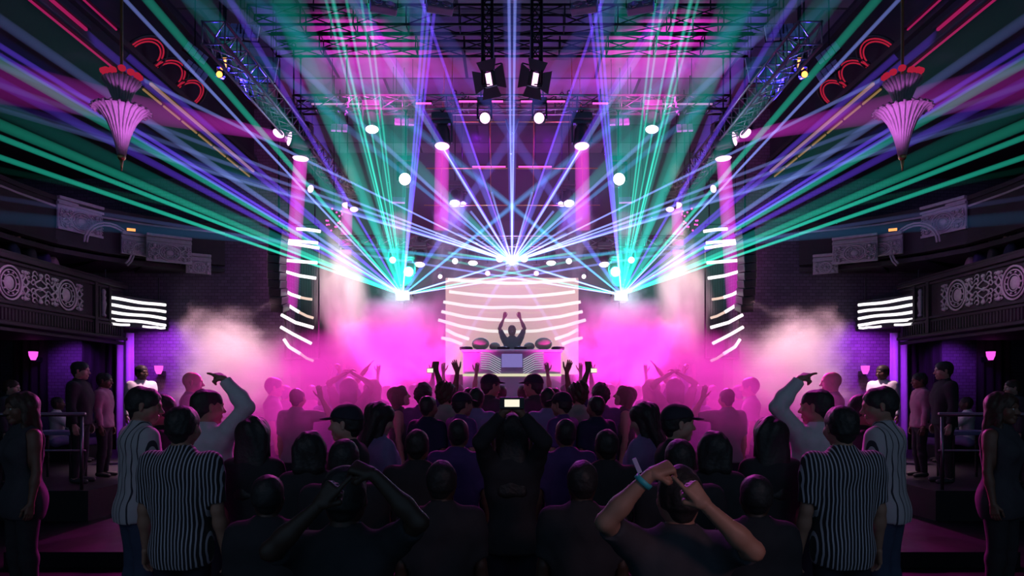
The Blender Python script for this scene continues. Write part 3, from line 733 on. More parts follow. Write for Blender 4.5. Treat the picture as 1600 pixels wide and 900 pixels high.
# LED banner screen at the end of the balcony
A_, B_ = at(156, 485, 15.6), at(260, 491, 17.0)
c = (A_+B_)/2; ang = math.atan2((B_-A_).y, (B_-A_).x); w = (B_-A_).length
rt = thing('led_screen', 'small landscape screen of white stripes under the balcony end at left', 'screen', c, ang)
MB().box((-w/2, 0, -.36), (w/2, .12, .36), bev=.01).build('casing', MAT['black_metal'], rt)
for k in range(4):
    z = .27-.155*k
    MB().path([(-w/2+.03+(w-.06)*t/16, -.012, z-.03*(t/16)+.012*math.sin(t*.5+k)) for t in range(17)], .034, 6).build('lit_stripe', MAT['led_white'], rt)
for x0, x1 in ((-.35*w+.02, -.08*w), (.12*w, .36*w), (.34*w, .47*w)):
    MB().path([(x0, -.012, -.31), ((x0+x1)/2, -.012, -.315), (x1, -.012, -.30)], .026, 6).build('lit_stripe', MAT['led_white'], rt)
MB().tube((-w*.4, .06, .36), (-w*.4, .06, .9), .015).tube((w*.4, .06, .36), (w*.4, .06, .9), .015).build('hanger', MAT['black_metal'], rt)
both(rt)

# drapes, bricks niche frames, sconces, rail on the terrace
def drape(label, px0, px1, d, z0, z1, mat):
    x0 = (px0-CX)/F*d; x1 = (px1-CX)/F*d; w = x1-x0
    n = max(8, int(w/.045)); mb = MB(); f = []
    for i in range(n+1): f.append((x0-(x0+x1)/2+w*i/n, -.05*math.sin(i*1.35)+.02*math.sin(i*.6)))
    poly = f+[(x, y+.03) for x, y in f[::-1]]
    bm = mb.bm; a = [bm.verts.new((x, y, z0)) for x, y in poly]; b2 = [bm.verts.new((x*(.97), y*.8, z1)) for x, y in poly]; m_ = len(poly)
    for i in range(m_): bm.faces.new((a[i], a[(i+1) % m_], b2[(i+1) % m_], b2[i]))
    o = mb.build('drape', mat, None, True); o.location = ((x0+x1)/2, d, 0)
    return tag(o, label, 'curtain')
both(drape('black drape between the purple brick bays at left', 127, 180, 16.85, .42, 3.3, MAT['fabric_black']))
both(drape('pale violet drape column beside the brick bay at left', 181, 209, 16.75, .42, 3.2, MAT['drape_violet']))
both(drape('outer black drape against the side wall at left', 20, 76, 16.9, .42, 3.3, MAT['fabric_black']))
for lab, px, py, d in (('pink glowing sconce on the wall at the far left', 52, 556, 16.6), ('pink glowing sconce beside the smoke at left', 248, 578, 16.9)):
    rt = thing('wall_sconce', lab, 'lamp', at(px, py, d))
    MB().lathe([(0, -.1), (.05, -.1), (.09, .0), (.1, .1), (.085, .1), (0, .02)], 14).build('shade', MAT['sconce'], rt, True)
    MB().box((-.03, .05, -.14), (.03, .3, -.02), bev=.01).tube((0, 0, -.12), (0, .1, -.1), .015).build('bracket', MAT['black_metal'], rt)
    both(rt)
rt = thing('guard_rail', 'metal rail with pink sheen along the raised terrace at left', 'railing', (-8.6, 9.9, .42))
MB().path([(-3.7, 0, 1.06), (2.6, 0, 1.06)], .03, 10).build('handrail', MAT['rail_metal'], rt, True)
MB().path([(-3.7, 0, .55), (2.6, 0, .55)], .015, 8).build('midrail', MAT['rail_metal'], rt, True)
for i in range(6): MB().tube((-3.6+i*1.23, 0, 0), (-3.6+i*1.23, 0, 1.06), .022).build('post', MAT['rail_metal'], rt, True)
both(rt)
rt = thing('cocktail_table', 'low table with a violet lit top behind the rail at left', 'table', at(92, 668, 11.2)*1)
rt.location.z = .42
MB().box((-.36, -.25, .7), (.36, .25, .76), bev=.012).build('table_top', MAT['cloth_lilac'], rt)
for sx in (-1, 1):
    for sy in (-1, 1): MB().tube((sx*.31, sy*.2, 0), (sx*.31, sy*.2, .7), .02).build('leg', MAT['black_metal'], rt)
both(rt)
rt = thing('bench_seat', 'dark upholstered bench the seated guest sits on at left', 'bench', (at(90, 640, 14.0).x-.1, 14.1, .42))
MB().box((-.7, -.25, .3), (.7, .3, .46), bev=.04).build('cushion', MAT['cloth_purple'], rt, True)
MB().box((-.7, .22, .46), (.7, .34, .95), bev=.04).build('backrest', MAT['cloth_purple'], rt, True)
MB().box((-.66, -.2, 0), (.66, .3, .3)).build('base', MAT['stage_black'], rt)
both(rt)

# chandelier of two fluted shells
rt = thing('chandelier', 'fluted shell chandelier lit pink hanging on the left', 'chandelier', at(190, 180, 9.0))
def shell(prof, n=22, tw=0):
    mb = MB()
    for k in range(n):
        t = k*2*PI/n; c, s = math.cos(t), math.sin(t)
        mb.path([(r*c, r*s, z) for r, z in prof], .018, 6)
    rings = [[mb.bm.verts.new((r*.96*math.cos(k*2*PI/48), r*.96*math.sin(k*2*PI/48), z)) for k in range(48)] for r, z in prof]
    for A2, B2 in zip(rings, rings[1:]):
        for k in range(48): mb.bm.faces.new((A2[k], A2[(k+1) % 48], B2[(k+1) % 48], B2[k]))
    return mb
zc = rt.location.z
shell([(.035, 4.82-zc), (.06, 4.95-zc), (.1, 5.1-zc), (.16, 5.25-zc), (.24, 5.37-zc), (.31, 5.42-zc), (.35, 5.39-zc)]).build('lower_shell', MAT['plaster'], rt, True)
shell([(.07, 5.45-zc), (.1, 5.56-zc), (.15, 5.68-zc), (.22, 5.78-zc)]).build('upper_shell', MAT['plaster'], rt, True)
MB().sphere((0, 0, 4.8-zc), .05).tube((0, 0, 4.62-zc), (0, 0, 4.8-zc), .006, .03).build('finial', MAT['gold'], rt, True)
b = MB()
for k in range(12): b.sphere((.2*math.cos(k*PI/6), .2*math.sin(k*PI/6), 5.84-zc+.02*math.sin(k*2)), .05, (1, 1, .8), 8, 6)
b.build('red_rosette', MAT['red_lit_glow'], rt, True)  # red light on the rosette is its own emission
MB().tube((0, 0, 4.9-zc), (0, 0, 7.0-zc), .018).lathe([(0, 6.9-zc), (.12, 6.92-zc), (.12, 7.0-zc), (0, 7.0-zc)], 16).build('stem', MAT['gold'], rt, True)
both(rt)
# red scalloped mouldings, gold and pink cove trim; light on them put into emission
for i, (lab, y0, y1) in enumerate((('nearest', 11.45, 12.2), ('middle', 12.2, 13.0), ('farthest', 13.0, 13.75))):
    rt = thing('scallop_arch', lab+' of the red lit scalloped arches on the ceiling cove at left', 'arch', (-6.17, (y0+y1)/2, 7.44))
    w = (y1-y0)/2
    for r, mt in ((1.0, 'red_lit_glow'), (.84, 'red_lit_glow'), (1.2, 'plaster_dark')):
        MB().path([(.26*r*math.sin(t*PI/14), w*r*math.cos(t*PI/14), .22*r*math.sin(t*PI/14)) for t in range(15)], .013 if mt == 'red_lit_glow' else .02, 6).build('arch_glow' if mt == 'red_lit_glow' else 'moulding', MAT[mt], rt, True)
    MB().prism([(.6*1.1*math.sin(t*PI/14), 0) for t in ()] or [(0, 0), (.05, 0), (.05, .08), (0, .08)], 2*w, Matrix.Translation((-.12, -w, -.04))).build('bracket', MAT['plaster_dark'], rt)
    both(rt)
def strip(label, z, x, y0, y1, mat, r=.02, nm='glowing_trim', seg=1):
    rt = thing(nm, label, 'trim', (x, y0, z))
    MB().box((-.05, 0, .02), (.05, y1-y0, .06)).build('channel', MAT['black_metal'], rt)
    n = seg
    for k in range(n):
        L = (y1-y0)/n; MB().box((-r, k*L+.04, -r), (r, (k+1)*L-.04, r), bev=r*.4).build('glow_bar', mat, rt)
    return both(rt)
strip('broader warm golden glowing trim under the left ceiling edge', 6.98, -6.08, 11.8, 16.6, MAT['gilt_trim_glow'], .024, seg=1)
strip('jointed warm golden glowing trim below the broader one at left', 6.8, -6.1, 11.6, 16.4, MAT['gilt_trim_glow'], .015, seg=7)
strip('brightest pink glowing trim in the upper corner at left', 6.97, -6.08, 8.6, 10.1, MAT['pink_trim_glow'], .02)
strip('outer faint pink glowing trim in the upper corner at left', 6.8, -6.16, 8.4, 10.9, MAT['pink_trim_glow'], .013)
strip('inner short pink glowing trim in the upper corner at left', 7.38, -6.1, 9.4, 10.9, MAT['pink_trim_glow'], .012)

# ------------------------------------------------------------------ stage: screen, booth, side screens, line arrays
W0 = 19.6
rt = thing('led_wall', 'glowing cream video wall with white curved stripes behind the booth', 'screen', (0, W0, 1.2))
zz = lambda py: EYE+(HZ-py)/F*W0-1.2
xx = lambda px: (px-CX)/F*W0
MB().box((xx(696), 0, zz(585)), (xx(904), .25, zz(434)), bev=.02).build('screen_face', emit('screen_cream', (1, .66, .62, 1), .85), rt)
for pts in ([(700, 437), (740, 440), (770, 442), (800, 443)], [(702, 456), (735, 460), (768, 463), (800, 464)], [(693, 472), (730, 478), (768, 481), (800, 480)],
            [(690, 487), (725, 495), (760, 499), (800, 501)], [(685, 500), (720, 510), (760, 517), (800, 519)], [(697, 515), (712, 523), (733, 530)], [(690, 528), (704, 531), (722, 538)]):
    for s in (-1, 1):
        MB().path([((xx(px))*(-s), -.03, zz(py)) for px, py in pts], .042, 6).build('lit_stripe', MAT['led_cream'], rt, True)
for pts in ([(735, 452), (770, 450), (800, 446)], [(740, 470), (770, 470), (800, 466)], [(750, 488), (775, 489), (800, 485)]):
    for s in (-1, 1): MB().path([(xx(px)*(-s), -.02, zz(py)) for px, py in pts], .025, 6).build('faint_stripe', MAT['led_fade'], rt, True)
MB().tube((xx(705), .15, -1.2+1.2), (xx(705), .15, zz(585)), .05).tube((xx(895), .15, 0), (xx(895), .15, zz(585)), .05).build('stand', MAT['black_metal'], rt)

rt = thing('dj_booth', 'pale booth with chevron striped front and violet centre panel', 'booth', (0, 15.7, 1.2))
bz = lambda py: EYE+(HZ-py)/F*15.7-1.2
MB().box((-1.13, -.05, bz(546)-.06), (1.13, .8, bz(546)), bev=.015).build('worktop', MAT['cloth_white'], rt)
MB().box((-.72, 0, 0), (.72, .08, bz(548)-.03)).box((-1.1, .1, 0), (-.7, .7, bz(548)-.04)).box((.7, .1, 0), (1.1, .7, bz(548)-.04)).build('front_panel', pbr('booth_panel', (.42, .42, .5, 1), .6), rt)
MB().box((-.23, -.02, bz(574)), (.23, .0, bz(553)), bev=.006).build('centre_panel', emit('violet_panel', (.38, .3, .85, 1), .55), rt)
for s in (-1, 1):
    for k in range(8):
        z = bz(551)-.05*k
        MB().path([(s*.70, -.012, z), (s*.5, -.012, z-.02), (s*.25, -.012, z-.16)], .007, 5).build('chevron_line', emit('booth_line', (.8, .8, .95, 1), .6) if k == 0 and s == -1 else bpy.data.materials['booth_line'], rt)
MB().box((-1.1, -.02, bz(588)), (1.1, .0, bz(584))).build('lower_light_strip', emit('booth_strip', (.95, .9, .6, 1), .8), rt)
for lab, px, py, rx, d in (('larger olive dome at the left end of the booth top', 751, 540, 13, 15.95), ('smaller olive dome beside the performer on the left', 773, 538, 8, 16.0)):
    p = at(px, 545.5, d); r = rx/F*d
    rt = thing('dome_speaker', lab, 'speaker', (p.x, d, 1.2+bz(546)))
    MB().sphere((0, 0, r*.72), r, (1, .8, .72), 20, 14).build('dome', MAT['olive'], rt, True)
    MB().path([(r*.98*math.cos(t*PI/12), -r*.15, r*.72+r*.7*math.sin(t*PI/12)) for t in range(24)], .012, 6, True).build('rim', MAT['chrome'], rt, True)
    MB().box((-r*.5, -r*.3, -.005), (r*.5, r*.3, .035), bev=.01).build('foot', MAT['black_metal'], rt)
    both(rt)
for lab, px in (('flat black media player on the booth top at left', 729), ('flat black mixing controller on the booth next to the performer at left', 787)):
    p = at(px, 546, 16.0)
    rt = thing('media_player', lab, 'music player', (p.x, 15.9, 1.2+bz(546)))
    MB().box((-.14, -.17, 0), (.14, .17, .06), bev=.01).build('body', MAT['black_metal'], rt)
    MB().lathe([(0, .06), (.095, .06), (.095, .075), (.03, .08), (0, .08)], 20, Matrix.Translation((0, -.03, 0))).build('jog_wheel', MAT['chrome'], rt, True)
    for k in range(4): MB().tube((-.1+k*.065, .12, .06), (-.1+k*.065, .12, .08), .014).build('knob', MAT['chrome'], rt)
    both(rt)

SD = 15.0
def sp(px, py, d=SD): return at(px, py, d)
c = sp(468, 450)
rt = thing('led_column', 'tall screen with curved white light bars at the left of the stage', 'screen', c)
px_, pz_ = (lambda q: (q-468)/F*SD), (lambda q: (450-q)/F*SD)
MB().path([(px_(444), .05, pz_(350)), (px_(444), .05, pz_(560))], .02, 8).path([(px_(497), .05, pz_(350)), (px_(497), .05, pz_(560))], .02, 8).path([(px_(444), .05, pz_(350)), (px_(497), .05, pz_(350))], .02, 8).path([(px_(444), .05, pz_(560)), (px_(497), .05, pz_(560))], .02, 8).build('frame', MAT['black_metal'], rt, True)
mesh_m = MB()
for k in range(14): mesh_m.tube((px_(446+k*3.9), .06, pz_(352)), (px_(446+k*3.9), .06, pz_(558)), .004, n=6)
mesh_m.build('screen_mesh', MAT['black_metal'], rt)
for pts, fade in (([(464, 358), (482, 359), (501, 362)], 0), ([(448, 376), (475, 378), (497, 380)], 0), ([(448, 380), (475, 384), (499, 388)], 0), ([(446, 407), (470, 409), (496, 411)], 0),
                  ([(444, 424), (468, 431), (494, 435)], 0), ([(443, 453), (455, 460), (470, 465)], 0), ([(441, 471), (455, 480), (468, 488)], 0),
                  ([(440, 492), (462, 504), (490, 512)], 0), ([(439, 511), (458, 522), (487, 537)], 0), ([(444, 530), (452, 542), (470, 553)], 0),
                  ([(470, 465), (480, 467), (488, 468)], 1), ([(468, 488), (480, 494), (490, 497)], 1), ([(470, 553), (480, 560), (490, 564)], 1)):
    MB().path([(px_(a), -.02, pz_(b)) for a, b in pts], .034 if not fade else .028, 8).build('light_bar' if not fade else 'dim_light_bar', MAT['led_white' if not fade else 'led_fade'], rt, True)
for q in (450, 491): MB().tube((px_(q), .05, pz_(350)), (px_(q), .05, pz_(258)), .012).build('hanger', MAT['black_metal'], rt)
both(rt)
rt = thing('line_array', 'curved stack of hung loudspeakers beside the left stage screen', 'loudspeaker', at(436, 420, 14.4))
q = 0.0; p = V((0, 0, .75))
for i in range(10):
    ang = .03*i*.9
    R3 = Matrix.Rotation(ang*1.0, 3, 'X') @ Matrix.Rotation(.12, 3, 'Y')
    b = MB().box((-.13, -.2, -.155), (.13, .25, 0), bev=.012); b.build('speaker_box', MAT['fix_body'], rt, M=Matrix.Translation(p) @ R3.to_4x4())
    b = MB()
    for k in range(5): b.box((-.12, -.212, -.15+k*.03), (.12, -.2, -.14+k*.03))
    b.build('grille', MAT['dark_truss'], rt, M=Matrix.Translation(p) @ R3.to_4x4())
    p = p+R3 @ V((0, 0, -.163))+V((.004*i, 0, 0))
MB().tube((0, 0, .75), (0, 0, 8.99-rt.location.z), .02).box((-.14, -.2, .76), (.14, .25, .82)).build('hanging_frame', MAT['black_metal'], rt)
both(rt)
# ------------------------------------------------------------------ trusses and lamps
def truss(label, a, b, size=.3, mat='dark_truss', n=None, name='truss'):
    a = V(a); b = V(b); L = (b-a).length; n = n or int(L/.45)
    rt = thing(name, label, 'truss', (a+b)/2)
    d = (b-a).normalized(); up = V((0, 0, 1)) if abs(d.z) < .9 else V((0, 1, 0)); sd = d.cross(up).normalized(); up = sd.cross(d)
    mid = (a+b)/2; h = size/2
    off = [sd*h+up*h, -sd*h+up*h, -sd*h-up*h, sd*h-up*h]
    for o in off: MB().tube(a+o-mid, b+o-mid, .025, n=8).build('chord', MAT[mat], rt, True)
    br = MB()
    for i in range(n):
        p = a+d*(L*i/n)-mid; q = a+d*(L*(i+1)/n)-mid
        for k in range(4):
            br.tube(p+off[k], q+off[(k+1) % 4], .011, n=6); br.tube(p+off[k], p+off[(k+1) % 4], .011, n=6)
    br.build('bracing', MAT[mat], rt, True)
    if abs(d.z) < .5:
        for q in (-.38, .38):
            p = d*(L*q); MB().tube(p+V((0, 0, h-.02)), p+V((0, 0, (8.99 if mid.y < 17.5 else 9.59)-mid.z)), .012, n=6).build('hanger', MAT['black_metal'], rt)
    return rt
truss('nearest dark lighting truss across the top of the picture', (-4.6, 12.4, 8.35), (4.6, 12.4, 8.35), .34, n=10)
truss('second dark lighting truss just behind the nearest', (-4.6, 13.6, 8.5), (4.6, 13.6, 8.5), .3, n=10)
truss('middle truss carrying the four magenta down lights', (-4.5, 14.6, 7.75), (4.5, 14.6, 7.75), .28, 'truss_metal')
truss('rear low truss above the video wall', (-4.2, 17.2, 5.45), (4.2, 17.2, 5.45), .26, 'truss_metal')
both(truss('long truss running towards the stage on the left', (-4.45, 10.5, 7.15), (-4.45, 19.2, 7.15), .34, 'truss_metal'))
both(truss('short vertical truss leg hanging left of the centre line', (-.42, 12.0, 7.0), (-.42, 12.0, 8.9), .16, 'dark_truss', 8))
for i, (lab, z, y, x0, x1) in enumerate((('upper thin golden batten pipe left of centre', 7.55, 15.0, -1.6, -.1), ('middle thin golden batten pipe left of centre', 6.75, 15.6, -1.9, -.1), ('lower thin golden batten pipe left of centre', 6.25, 16.8, -2.1, -.1))):
    rt = thing('batten_pipe', lab, 'pipe', ((x0+x1)/2, y, z))
    MB().tube((-(x1-x0)/2, 0, 0), ((x1-x0)/2, 0, 0), .014).build('pipe', MAT['gold'], rt, True)
    for q in (-.3, .3): MB().tube((q*(x1-x0), 0, 0), (q*(x1-x0)*.92, 0, 8.99-z), .008, n=6).build('drop_wire', MAT['gold'], rt)
    both(rt)
for lab, px0, px1, py, d in (('pink lit tube lamp under the middle truss left of centre', 717, 786, 159, 14.4), ('pink lit tube lamp on the left half of the middle truss', 650, 674, 162, 14.4),
                             ('pale pink tube lamp over the teal haze at left', 487, 575, 163, 14.6), ('pink tube lamp low on the rear pipe left of centre', 738, 790, 261, 16.6)):
    p, q = at(px0, py, d), at(px1, py-1, d); c = (p+q)/2
    rt = thing('tube_lamp', lab, 'lamp', c); L = (q-p).length/2
    MB().tube((-L, 0, 0), (L, 0, 0), .02).build('tube', MAT['lamp_magenta'] if 'pale' not in lab else emit('tube_dim', (.8, .35, .8, 1), .6), rt, True)
    MB().box((-L-.02, -.02, .015), (L+.02, .03, .045)).tube((0, 0, .04), (0, .02, .3 if c.z > 7.4 else 8.99-c.z), .012).build('channel', MAT['black_metal'], rt)
    both(rt)

def aim(d):
    return V(d).normalized().to_track_quat('Z', 'Y').to_matrix().to_4x4()
def add_beam(parent, origin, target, kind, base, overshoot=1.0, name='light_beam'):
    """tapered shaft of lit haze; origin and target are in world metres, base is the parent's location"""
    mat, r0, k = BK[kind]; o = V(origin); t = V(target); L = (t-o).length
    if 'short' not in kind and 'post' not in kind:          # runs on until it meets the walls or ceiling of the hall
        u = (t-o).normalized(); L = .5
        while L < 17:
            p = o+u*L
            if p.z > (8.95 if abs(p.x) < 6.1 else 6.8) or abs(p.x) > 9.4 or p.y < 4 or p.z < .3: break
            L += .25
    me_key = (kind, round(L, 2))
    bm = MB().lathe([(r0, 0), (r0+k*L*.5, L*.5), (r0+k*L, L)], 14)
    ob = bm.build(name, mat, parent, True)
    ob.matrix_local = Matrix.Translation(o-V(base)) @ aim(t-o)
    return ob
def moving_head(label, loc, d, lamp, r=.13, beams=(), hang=.35, glow=None, cat='stage light', group=None):
    """clamp, base, yoke, head with a lit lens that looks along d"""
    loc = V(loc); rt = thing('moving_head_lamp', label, cat, loc, 0, group)
    D = V(d).normalized(); M = aim(D)
    s = r/.13
    MB().lathe([(0, -.26*s), (.09*s, -.26*s), (.115*s, -.2*s), (.12*s, -.05*s), (.135*s, .02*s), (.135*s, .07*s), (.12*s, .07*s), (0, .06*s)], 20).build('head', MAT['fix_body'], rt, True, M)
    MB().lathe([(0, .055*s), (.118*s, .066*s), (.10*s, .085*s), (0, .1*s)], 20).build('lens', MAT[lamp], rt, True, M)
    b = MB()
    for sx in (-1, 1): b.box((sx*.15*s-.018, -.05*s, -.03), (sx*.15*s+.018, .05*s, .3*s), bev=.006)
    b.box((-.17*s, -.05*s, .28*s), (.17*s, .05*s, .33*s), bev=.008).build('yoke', MAT['fix_body'], rt)
    MB().box((-.16*s, -.11*s, .33*s), (.16*s, .11*s, .43*s), bev=.015).build('base', MAT['fix_body'], rt)
    MB().tube((0, 0, .43*s), (0, 0, .43*s+hang), .016).path([(.04*math.cos(t*PI/6), 0, .43*s+hang+.03+.04*math.sin(t*PI/6)) for t in range(12)], .01, 6, True).build('clamp', MAT['black_metal'], rt)
    for kind, tgt in beams: add_beam(rt, loc+D*.08*s, tgt, kind, loc)
    return rt
dn = (0, -.25, -1)
# (label, pixel, depth, direction, lamp, radius, beams)
HEADS = [
 ('magenta down light with a broad pink shaft outermost left', 470, 240, 15.0, (-.03, -.02, -1), 'lamp_pink', .19, [('magenta_post', at(452, 480, 14.8))]),
 ('magenta lamp aimed sideways at the left wall', 459, 219, 14.5, (-.8, -.55, .1), 'lamp_pink', .16, [('magenta_wash', at(-40, 120, 9.0))]),
 ('magenta down light on the inner left of the middle truss', 691, 222, 14.6, (0, -.2, -1), 'lamp_pink', .17, [('magenta_post', at(689, 360, 14.6)), ('pale_mid', at(752, 330, 15.6))]),
 ('bright white round lamp left of the pale smoke column', 634, 281, 14.8, (-.1, -1, -.1), 'lamp_white', .14, []),
 ('pale pink downward lamp high over the teal haze at left', 581, 197, 14.8, (.1, -.3, -1), 'lamp_white', .15, []),
 ('small pink lamp on the left side truss facing the crowd', 488, 296, 17.6, (-.5, -1, 0), 'lamp_pink', .11, []),
 ('pair lamp at the far end of the left side truss, upper one', 543, 317, 18.6, (0, -.4, -1), 'lamp_pink', .15, [('violet_wash', at(432, 62, 13.8)), ('magenta_post', at(540, 400, 18.2))]),
 ('pair lamp at the far end of the left side truss, lower one', 553, 324, 18.2, (.1, -.4, -1), 'lamp_pink', .12, []),
 ('oval white lamp below the rear pipe left of centre', 711, 314, 16.8, (.0, -.5, -1), 'lamp_white', .14, []),
 ('second oval white lamp touching the first left of centre', 722, 316, 16.9, (.1, -.5, -1), 'lamp_white', .1, []),
 ('small pink oval lamp left of the top centre', 757, 185, 14.2, (.2, -1, -.3), 'lamp_pink', .12, []),
 ('bright lamp just above the left laser', 614, 406, 16.6, (0, -1, -.3), 'lamp_white', .085, []),
 ('white lamp in its yoke right of the left laser', 656, 409, 17.0, (0, -.35, -1), 'lamp_white', .14, []),
 ('dazzling round lamp between the left laser and its neighbour', 639, 425, 16.4, (0, -1, -.1), 'lamp_white', .13, []),
 ('white cluster lamp at the left of the video wall top', 711, 408, 17.1, (.1, -1, -.2), 'lamp_white', .08, []),
 ('white lamp in a square yoke left of the centre laser', 739, 407, 17.1, (0, -.35, -1), 'lamp_white', .13, []),
 ('lamp close beside the centre laser on the left', 781, 404, 17.1, (0, -1, -.2), 'lamp_white', .1, []),
 ('small lamp hanging over the video wall edge at left', 762, 427, 17.2, (0, -1, -.2), 'lamp_pink', .07, []),
 ('lowest small lamp right of the dazzling one at left', 688, 432, 17.0, (0, -1, -.2), 'lamp_white', .06, []),
 ('pink lit lamp with tilted head near the left side truss top', 437, 205, 14.2, (-.2, -.6, -1), 'lamp_pink', .13, []),
 ('uppermost of the orange glowing lamps hung at left', 353, 92, 12.4, (.1, -1, -.2), 'lamp_orange', .07, []),
 ('middle of the orange glowing lamps hung at left', 350, 104, 12.2, (0, -1, -.2), 'lamp_orange', .075, []),
 ('lowest of the orange glowing lamps hung at left', 344, 117, 12.0, (0, -1, -.2), 'lamp_orange', .06, []),
]
for lab, px, py, d, dr, lamp, r, bs in HEADS:
    if py > 380: d = 17.07
    if 14.35 < d < 14.9 and abs(px-CX) < 280: d = 14.46
    p = at(px, py, d)
    top = 5.345 if py > 380 else (6.98 if 3.9 < abs(p.x) < 5.0 and p.y > 13 and p.z < 6.6 else (7.635 if 14.4 < p.y < 14.85 and abs(p.x) < 3.9 else (8.98 if p.y < 17.8 else 9.58)))
    rt = moving_head(lab, p, dr, lamp, r, bs, hang=max(.06, top-p.z-.43*r/.13-.07))
    both(rt)

# barn door lamps at the top centre, blinders at the top edge
def barn_door(label, loc, rz, tilt, lamp='lamp_pink'):
    rt = thing('barn_door_lamp', label, 'stage light', loc, rz)
    M = Matrix.Rotation(tilt, 4, 'X')
    MB().box((-.13, .0, -.12), (.13, .3, .12), bev=.03).tube((0, .3, 0), (0, .36, 0), .08).build('body', MAT['fix_body'], rt, M=M)
    MB().box((-.05, -.01, -.1), (.05, .005, .1)).build('lens', MAT[lamp], rt, M=M)
    for k in range(4):
        a = k*PI/2
        MB().prism([(-.13, .13), (.13, .13), (.19, .3), (-.19, .3)], .01, Matrix.Rotation(a, 4, 'Y') @ Matrix.Rotation(0, 4, 'X')).build('flap', MAT['rail_metal'], rt, M=M @ Matrix.Translation((0, 0, 0)))
    MB().tube((-.16, .15, 0), (-.16, .15, .3), .012).tube((.16, .15, 0), (.16, .15, .3), .012).tube((-.16, .15, .3), (.16, .15, .3), .012).tube((0, .15, .3), (0, .15, .75), .014).build('yoke', MAT['rail_metal'], rt)
    return rt
both(barn_door('barn door lamp glowing pink beside the vertical truss leg at left', at(764, 124, 11.9), -.5, .35))
def blinder(label, loc, rz):
    rt = thing('blinder_lamp', label, 'stage light', loc, rz)
    MB().box((-.2, 0, -.085), (.2, .12, .085), bev=.015).build('housing', MAT['drape_violet'], rt, M=Matrix.Rotation(-.5, 4, 'X'))
    for sx in (-1, 1): MB().lathe([(0, 0), (.075, 0), (.07, .02), (0, .012)], 18, Matrix.Translation((sx*.095, 0, 0)) @ Matrix.Rotation(PI/2, 4, 'X')).build('reflector', MAT['chrome'], rt, True, M=Matrix.Rotation(-.5, 4, 'X'))
    MB().path([(-.22, .06, 0), (-.22, .06, .15), (.22, .06, .15), (.22, .06, 0)], .01, 6).tube((0, .06, .15), (0, .06, 9.0-loc[2]), .012).build('yoke', MAT['black_metal'], rt)
    return rt
both(blinder('two cell blinder lamp at the top edge farther left', at(600, 6, 10.6), .35))
both(blinder('two cell blinder lamp at the top edge nearer the centre on the left', at(688, 6, 10.6), .3))
# parabolic cans clustered near the ceiling
for i, (lab, px, py, d, rz) in enumerate((('tilted lilac panel light in the ceiling cluster at left', 306, 84, 12.6, .7), ('second tilted lilac panel light below it at left', 306, 112, 12.6, .7))):
    rt = thing('panel_light', lab, 'stage light', at(px, py, d), rz)
    b = MB()
    for r_ in range(2):
        for c_ in range(4): b.box((-.2+c_*.1, -.05, -.1+r_*.1), (-.11+c_*.1, 0, -.01+r_*.1), bev=.008)
    b.build('cells', MAT['drape_violet'], rt, M=Matrix.Rotation(.5, 4, 'Y') @ Matrix.Rotation(-.3, 4, 'X'))
    MB().box((-.21, 0, -.11), (.21, .04, .11)).build('frame', MAT['black_metal'], rt, M=Matrix.Rotation(.5, 4, 'Y') @ Matrix.Rotation(-.3, 4, 'X'))
    MB().tube((0, .04, 0), (0, .04, 1.2), .012).build('drop_rod', MAT['black_metal'], rt)
    both(rt)
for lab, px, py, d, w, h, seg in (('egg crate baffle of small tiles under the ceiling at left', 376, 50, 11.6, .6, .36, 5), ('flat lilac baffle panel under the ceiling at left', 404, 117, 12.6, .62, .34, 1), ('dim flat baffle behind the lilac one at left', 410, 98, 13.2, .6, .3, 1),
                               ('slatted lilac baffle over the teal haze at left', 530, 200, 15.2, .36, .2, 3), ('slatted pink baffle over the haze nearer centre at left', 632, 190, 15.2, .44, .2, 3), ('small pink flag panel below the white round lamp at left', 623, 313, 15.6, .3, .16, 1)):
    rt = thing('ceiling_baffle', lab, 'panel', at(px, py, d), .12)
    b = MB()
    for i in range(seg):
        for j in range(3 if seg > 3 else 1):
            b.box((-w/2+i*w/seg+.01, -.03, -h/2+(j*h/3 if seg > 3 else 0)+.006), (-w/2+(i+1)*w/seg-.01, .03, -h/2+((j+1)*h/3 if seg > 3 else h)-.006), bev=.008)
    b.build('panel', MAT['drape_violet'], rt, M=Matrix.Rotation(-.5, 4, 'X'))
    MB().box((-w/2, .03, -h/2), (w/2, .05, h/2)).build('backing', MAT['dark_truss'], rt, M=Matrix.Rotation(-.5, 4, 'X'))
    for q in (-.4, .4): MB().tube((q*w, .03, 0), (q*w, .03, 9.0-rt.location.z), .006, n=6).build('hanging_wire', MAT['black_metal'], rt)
    both(rt)
